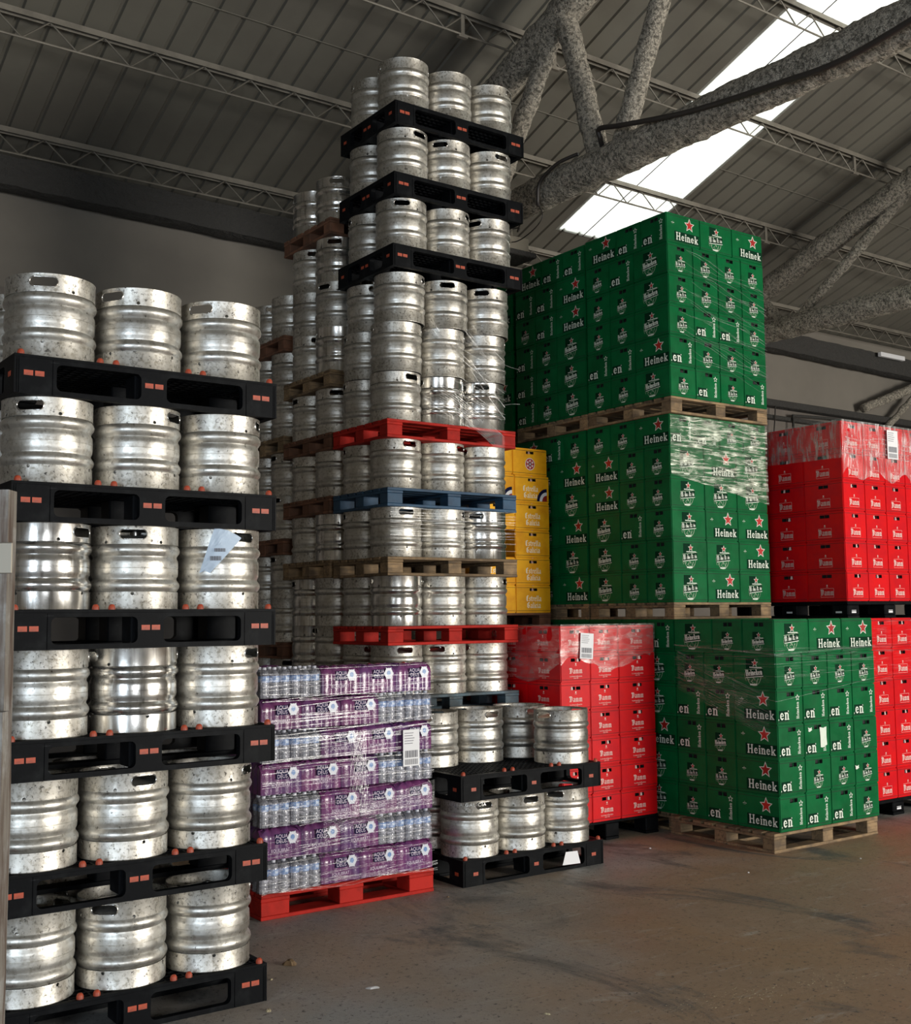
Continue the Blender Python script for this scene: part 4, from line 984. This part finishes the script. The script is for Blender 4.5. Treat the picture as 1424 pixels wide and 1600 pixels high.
# ------------------------------------------------------------------ stretch film
def sheet(b, p0, p1, z0, z1, nrm, amp=.006, nu=40, nv=12, ztop=None, zbot=None, fr=9):
    p0, p1 = Vector(p0), Vector(p1); V = []; F = []
    for j in range(nv + 1):
        for i in range(nu + 1):
            u = i / nu; v = j / nv; p = p0.lerp(p1, u); za = zbot(u) if zbot else z0; zb_ = ztop(u) if ztop else z1
            z = za + (zb_ - za) * v; q = Vector((p.x, p.y, z)); d = amp * noise.noise(q * fr) + .004; V.append((p.x + nrm[0] * d, p.y + nrm[1] * d, z))
    for j in range(nv):
        for i in range(nu): F.append((j * (nu + 1) + i, j * (nu + 1) + i + 1, (j + 1) * (nu + 1) + i + 1, (j + 1) * (nu + 1) + i))
    b.add(V, F)
def strands(b, lines, nrm, wd=.0035):
    """lines: list of polylines of 3D points; thin flat ribbons facing nrm"""
    for P in lines:
        P = [Vector(p) for p in P]; V = []
        w_ = wd * random.uniform(.4, 1.3)
        for k, p in enumerate(P):
            d = (P[min(k + 1, len(P) - 1)] - P[max(k - 1, 0)]).normalized(); s_ = Vector(nrm).cross(d).normalized() * w_
            V += [p - s_, p + s_]
        b.add(V, [(2 * i, 2 * i + 2, 2 * i + 3, 2 * i + 1) for i in range(len(P) - 1)])
def corner_path(X0, Y0, L_, W_, za, zb_, zc, n=14, off=.012, amp=.004):
    """ribbon running along left face (far to corner) then right face: heights za (far left), zb (corner), zc (right end)"""
    out = []
    for i in range(n + 1): u = i / n; out.append((X0 - off, Y0 + W_ * (1 - u), za + (zb_ - za) * u))
    for i in range(n + 1): u = i / n; out.append((X0 + L_ * u, Y0 - off, zb_ + (zc - zb_) * u))
    return out
# low red stack
zt = .145 + 7 * RSH
b = MB(); sheet(b, (HX, HY, 0), (HX + 1.0, HY, 0), 0, 0, (0, -1), .008, 46, 12, zbot=lambda u: zt - .30 + .06 * math.sin(u * 9) + .05 * noise.noise(Vector((u * 6, 0, 0))), ztop=lambda u: zt + .012)
sheet(b, (HX, HY + 1.2, 0), (HX, HY, 0), 0, 0, (-1, 0), .008, 46, 12, zbot=lambda u: zt - .34 + .09 * math.sin(u * 7), ztop=lambda u: zt + .012)
o = b.build('stretch_film', FILMR, smooth=180); tag(o, 'clear stretch film draped over the top of the low red crate stack', 'stretch film')
lb = MB(); lb.box(-.058, .058, -.001, .001, -.085, .085, 0)
for s_ in range(14): lb.box(-.046 + s_ * .0066, -.0425 + s_ * .0066 + .001 * (s_ % 3), -.0016, 0, -.045, -.012, 1); lb.box(-.046 + s_ * .0066, -.043 + s_ * .0066 + .001 * (s_ % 2), -.0016, 0, -.078, -.052, 1)
for s_ in range(5): lb.box(-.048, .01 + .006 * (s_ % 3), -.0016, 0, .02 + s_ * .012, .023 + s_ * .012, 1)
LB = proto(lb.build('barcode_label', [WHITE, GREYP])); 
l = inst(LB, o, (HX + .255, HY - .016, zt - .155), (0, R_(4), 0)); l.scale = (1.15, 1, 1.15); l['label'] = 'white barcode label'
# upper right red stack
zt = zj + .145 + 6 * RBH
b = MB(); sheet(b, (KX, KY, 0), (KX + 1.2, KY, 0), 0, 0, (0, -1), .010, 46, 14, zbot=lambda u: zt - .46 + .04 * math.sin(u * 19) + .05 * noise.noise(Vector((u * 9, 1, 0))), ztop=lambda u: zt + .012)
sheet(b, (KX, KY + 1.2, 0), (KX, KY, 0), 0, 0, (-1, 0), .006, 46, 10, zbot=lambda u: zt - .30 - .02 * u, ztop=lambda u: zt + .012)
strands(b, [[(KX + .03 + 1.1 * i / 10, KY - .016, zt - zz - .02 * math.sin(i)) for i in range(11)] for zz in (.10, .14, .18, .22, .27)], (0, -1, 0), .004)
o = b.build('stretch_film', FILMH, smooth=180); tag(o, 'creased clear film over the top of the upper right red stack', 'stretch film')
l = inst(LB, o, (KX + .70, KY - .022, zt - .16), (0, 0, 0)); l.scale = (1.35, 1, 1.5); l['label'] = 'white barcode label'
b = MB(); zt = .14 + 6 * RBH; sheet(b, (KX, KY, 0), (KX + 1.2, KY, 0), 0, 0, (0, -1), .008, 40, 10, zbot=lambda u: zt - .60 + .14 * u, ztop=lambda u: zt + .0)
tag(b.build('stretch_film', FILM, smooth=180), 'clear film over the lower right red stack', 'stretch film')
# front green stack
b = MB(); zt = WP + 6 * GH
sheet(b, (6.883, 6.59, 0), (6.883, 5.585, 0), 0, 0, (-1, 0), .006, 40, 14, zbot=lambda u: zt - .50 - .42 * u if u < .7 else zt - .5 - .42 * .7 + (u - .7) * 1.2, ztop=lambda u: zt - .17 + .0 * u)
sheet(b, (6.883, 5.585, 0), (8.08, 5.585, 0), 0, 0, (0, -1), .006, 40, 10, zbot=lambda u: zt - .44 + .03 * u, ztop=lambda u: zt - .215)
o = b.build('stretch_film', FILM, smooth=180); tag(o, 'clear film band wrapped round the upper rows of the front green stack', 'stretch film')
b = MB(); L_ = []
for (a, c, d) in [(-.20, -.255, -.215), (-.205, -.262, -.222), (-.36, -.33, -.31), (-.40, -.42, -.40), (-.3, -.27, -.33), (-.46, -.60, -.47)]: L_.append(corner_path(6.883, 5.59, 1.2, 1.0, zt + a, zt + c, zt + d))
for i in range(26): L_.append([(6.883 - .014, 6.55 - .9 * k / 8, zt - .25 - .012 * i - .04 * k + random.uniform(-.004, .004)) for k in range(9)])
strands(b, L_, (-.6, -.6, 0), .0022); tag(b.build('film_strands', STRAND), 'taut film strands across the front green stack', 'stretch film')
# middle green tier, right face gloss
zt = B2 + WP + 6 * GH; b = MB(); sheet(b, (6.885, 6.583, 0), (8.085, 6.583, 0), 0, 0, (0, -1), .010, 60, 26, zbot=lambda u: zt - .50 - .20 * u, ztop=lambda u: zt - .01, fr=14)
o = b.build('stretch_film', FILMG, smooth=180); tag(o, 'shiny wrinkled film on the right face of the middle green stack', 'stretch film')
b = MB(); zt = B3 + WP + 6 * GH; L_ = []
for i in range(30):
    z0_ = zt - .30 - .030 * i; s_ = random.uniform(.1, .5); L_.append([(6.86 + s_ + (1.2 - s_) * k / 8, 6.535 - .012, z0_ - .30 * (k / 8) * (1 - s_) + .02 * math.sin(k + i)) for k in range(9)])
strands(b, L_, (0, -1, 0), .0022); tag(b.build('film_strands', STRAND), 'diagonal film strands on the topmost green stack', 'stretch film')
# central tower, three-high section
b = MB(); L_ = []; z0 = zred + WP
def hull_front(u):   # u in 0..1 along the front side, film spans between bulging kegs
    return (CX + 1.2 * u, CY - .015)
for i in range(70):
    za = z0 + random.uniform(.02, 1.0); zb_ = za + random.uniform(-.38, .34); zb_ = min(max(zb_, z0 - .02), z0 + 1.02); ua = random.choice([.26, .3, .45, .5, .62]); ub = min(.90, ua + random.uniform(.15, .7))
    P = []
    for k in range(9):
        u = ua + (ub - ua) * k / 8; x, y = hull_front(u); P.append((x, y - .004, za + (zb_ - za) * k / 8 - .012 * math.sin(math.pi * k / 8)))
    L_.append(P)
for i in range(9): L_.append([(CX + .45 + .62 * k / 8, CY - .02, z0 + .30 - .018 * i - .36 * (k / 8) ** 1.2) for k in range(9)])
for zz_, k_ in ((.50, 1), (.22, -1)): L_.append([(CX + 1.0 + .235 * (j / 5), CY - .015, z0 + zz_ + .05 * k_ * (1 - j / 5) ** 2) for j in range(6)])
for i in range(10): L_.append([(CX - .01, CY + .75 * (1 - k / 6), z0 + .3 + .05 * i - .1 * k / 6) for k in range(7)]) 
strands(b, L_, (-.2, -1, 0), .0014); tag(b.build('film_strands', STRAND), 'loose film strands round the three-high kegs of the central tower', 'stretch film')
b = MB(); L_ = []; zq = 4 * (WP + KH) + WP
for i in range(16): za = zq + random.uniform(.05, .36); L_.append([(CX + .02 + 1.16 * k / 10, CY - .008, za + random.uniform(-.003, .003) + .02 * math.sin(i) * k / 10) for k in range(11)])
strands(b, L_, (0, -1, 0), .0016); tag(b.build('film_strands', STRAND), 'fine film strands over the kegs below the blue pallet', 'stretch film')
# water load
b = MB(); L_ = []
for i in range(90):
    za = random.uniform(.16, 1.42); s_ = random.choice([0, 0, .2, .5]); e_ = random.choice([1, 1, .6, .8]); sl = random.uniform(-.05, .10)
    P = []
    for k in range(13):
        u = s_ + (max(e_, s_ + .2) - s_) * k / 12; P.append((WX + 1.2 * u, WY - .008, za + sl * u + .006 * noise.noise(Vector((u * 8, i, 0)))))
    L_.append(P)
for i in range(18): L_.append([(WX + .62 + .04 * math.sin(k * .6 + i) + i * .003, WY - .011, 1.02 - .055 * k + .01 * i * .1) for k in range(10)])
for i in range(14): L_.append([(WX + .4 + .8 * k / 10, WY - .011, .42 + .010 * i + .14 * k / 10) for k in range(11)])
for i in range(8): L_.append([(WX + 1.22 * k / 10, WY - .011, .145 + .006 * i + .02 * math.sin(k + i)) for k in range(11)])
strands(b, L_, (0, -1, 0), .0019); o = b.build('film_strands', STRAND); tag(o, 'clear wrap strands round the purple water packs', 'stretch film')
l = inst(LB, o, (WX + 1.02, WY - .020, .905), (0, 0, 0)); l.scale = (1.05, 1, 1.32); l['label'] = 'white barcode label'

# ------------------------------------------------------------------ boards at the left edge, floor litter
def edge_board(x0, d, z0, z1, label, wd=.28, th=.05):
    c = fh * d + rt * (x0 * d); t = empty('weathered_board', (c.x, c.y, z0)); t.rotation_euler = (0, 0, YAW - R_(90)); tag(t, label, 'board', 'boards at the left edge')
    b = MB(); n = 14; V = []; F = []
    for k in range(n + 1):
        z = (z1 - z0) * k / n; j = .004 * noise.noise(Vector((0, k * .7, d)))
        for (x, y) in ((-wd, 0), (j, 0), (j, th), (-wd, th)): V.append((x, y, z))
    for k in range(n):
        for i in range(4): F.append((k * 4 + i, k * 4 + (i + 1) % 4, (k + 1) * 4 + (i + 1) % 4, (k + 1) * 4 + i))
    F += [(3, 2, 1, 0), tuple(n * 4 + i for i in range(4))]; b.add(V, F); b.build('board', PLANK, t); return t
t = edge_board(-.3875, 2.6, 0, 2.02, 'tall weathered grey board standing at the left edge of the view')
b = MB(); b.cbox(-.05, .012, -.006, .0, 1.83, 1.90, .002); b.build('hinge_plate', GALV, t)
edge_board(-.3880, 2.5, 0, 1.53, 'shorter bluish grey board in front of the tall one at left edge', th=.04)
def litter(x, y, r, m, label, cat, name, seed, el=1.0, h=.006, rot=0.0):
    rr = random.Random(seed); b = MB(); n = 9; P = [(r * el * math.cos(2 * math.pi * i / n) * rr.uniform(.6, 1.1), r * math.sin(2 * math.pi * i / n) * rr.uniform(.6, 1.1)) for i in range(n)]
    V = [(px, py, .0015) for px, py in P] + [(px * .55, py * .55, h * rr.uniform(.6, 1.2)) for px, py in P] + [(0, 0, h)]
    F = [(i, (i + 1) % n, n + (i + 1) % n, n + i) for i in range(n)] + [(n + i, n + (i + 1) % n, 2 * n) for i in range(n)] + [tuple(range(n))[::-1]]
    b.add(V, F); o = b.build(name, m); o.location = (x, y, 0); o.rotation_euler = (0, 0, rot); tag(o, label, cat); return o
def unproject(px, py):
    u, v = px - 712, py - 800; d = fw * 1.0 + ax * (u / FPX) - ay * (v / FPX); s_ = -CAMH / d.z; return d.x * s_, d.y * s_
LEAF = mat('dry_brown_leaf', (.20, .13, .07), .8); CHIP = mat('straw_chip', (.50, .43, .28), .8)
for (px, py, r, m, lab, cat, nm, el) in [(453, 1507, .035, LEAF, 'crumpled brown wrapper on the floor near the left keg stack', 'wrapper', 'crumpled_wrapper', 1.5),
        (583, 1544, .024, WHITE, 'smeared white scrap on the floor, lower middle', 'scrap', 'paper_scrap', 1.5), (1016, 1326, .012, WHITE, 'tiny white pebble between red and green stacks', 'pebble', 'white_pebble', 1),
        (1170, 1364, .010, WHITE, 'tiny white pebble in front of the green stack', 'pebble', 'white_pebble', 1), (1345, 1342, .008, WHITE, 'white speck right of the green stack on the floor', 'pebble', 'white_pebble', 1.6),
        (420, 1580, .014, CHIP, 'yellow straw chip at the foot of the left stack', 'chip', 'straw_chip', 2.4), (424, 1531, .010, CHIP, 'small straw chip beside the left stack', 'chip', 'straw_chip', 1.5),
        (855, 1585, .012, CHIP, 'pale chip at bottom centre of the floor', 'chip', 'straw_chip', 1.6), (700, 1402, .012, LEAF, 'brown crumb beside the red pallet', 'crumb', 'crumb', 1.4), (1092, 1478, .008, LEAF, 'brown crumb in the open floor', 'crumb', 'crumb', 1.4)]:
    x, y = unproject(px, py); litter(x, y, r, m, lab, cat, nm, int(px), el, h=(.02 if nm == 'crumpled_wrapper' else .006), rot=px * .01)

gb = MB(); rg = random.Random(5)
def chip(x, y, r):
    a = rg.uniform(0, 6.28); P = [(x + r * rg.uniform(.5, 1.2) * math.cos(a + k * 1.57) * (1.6 if k % 2 else .8), y + r * rg.uniform(.5, 1.1) * math.sin(a + k * 1.57)) for k in range(4)]
    gb.add([(px, py, .0008) for px, py in P] + [(x, y, .0008 + r * .5)], [(0, 1, 4), (1, 2, 4), (2, 3, 4), (3, 0, 4)])
for i in range(420):
    t_ = rg.random(); x, y = unproject(1040 + 384 * t_ + rg.gauss(0, 6), 1578 - 66 * t_ + rg.gauss(0, 7)); chip(x, y, rg.uniform(.0012, .0035))
for i in range(300):
    t_ = rg.random(); x, y = unproject(690 + 120 * t_ + rg.gauss(0, 10), 1365 + 215 * t_ + rg.gauss(0, 10)); chip(x, y, rg.uniform(.001, .003))
for i in range(700):
    x, y = unproject(rg.uniform(425, 1424), rg.uniform(1350, 1600)); chip(x, y, rg.uniform(.001, .0032))
tag(gb.build('floor_grit', CHIP), 'fine pale grit and dust scattered over the concrete floor', 'grit', kind='stuff')
# thin wires stretched under the skylight
for xx in (9.52,): structure(part_tube('trim_9', [(xx, SKY, zr2(SKY) - .03), (xx, 3.0, zr2(3.0) - .03)], .006, 6, CABLE, None))
# ------------------------------------------------------------------ remove prototypes
for o in PROTOS: bpy.data.objects.remove(o)
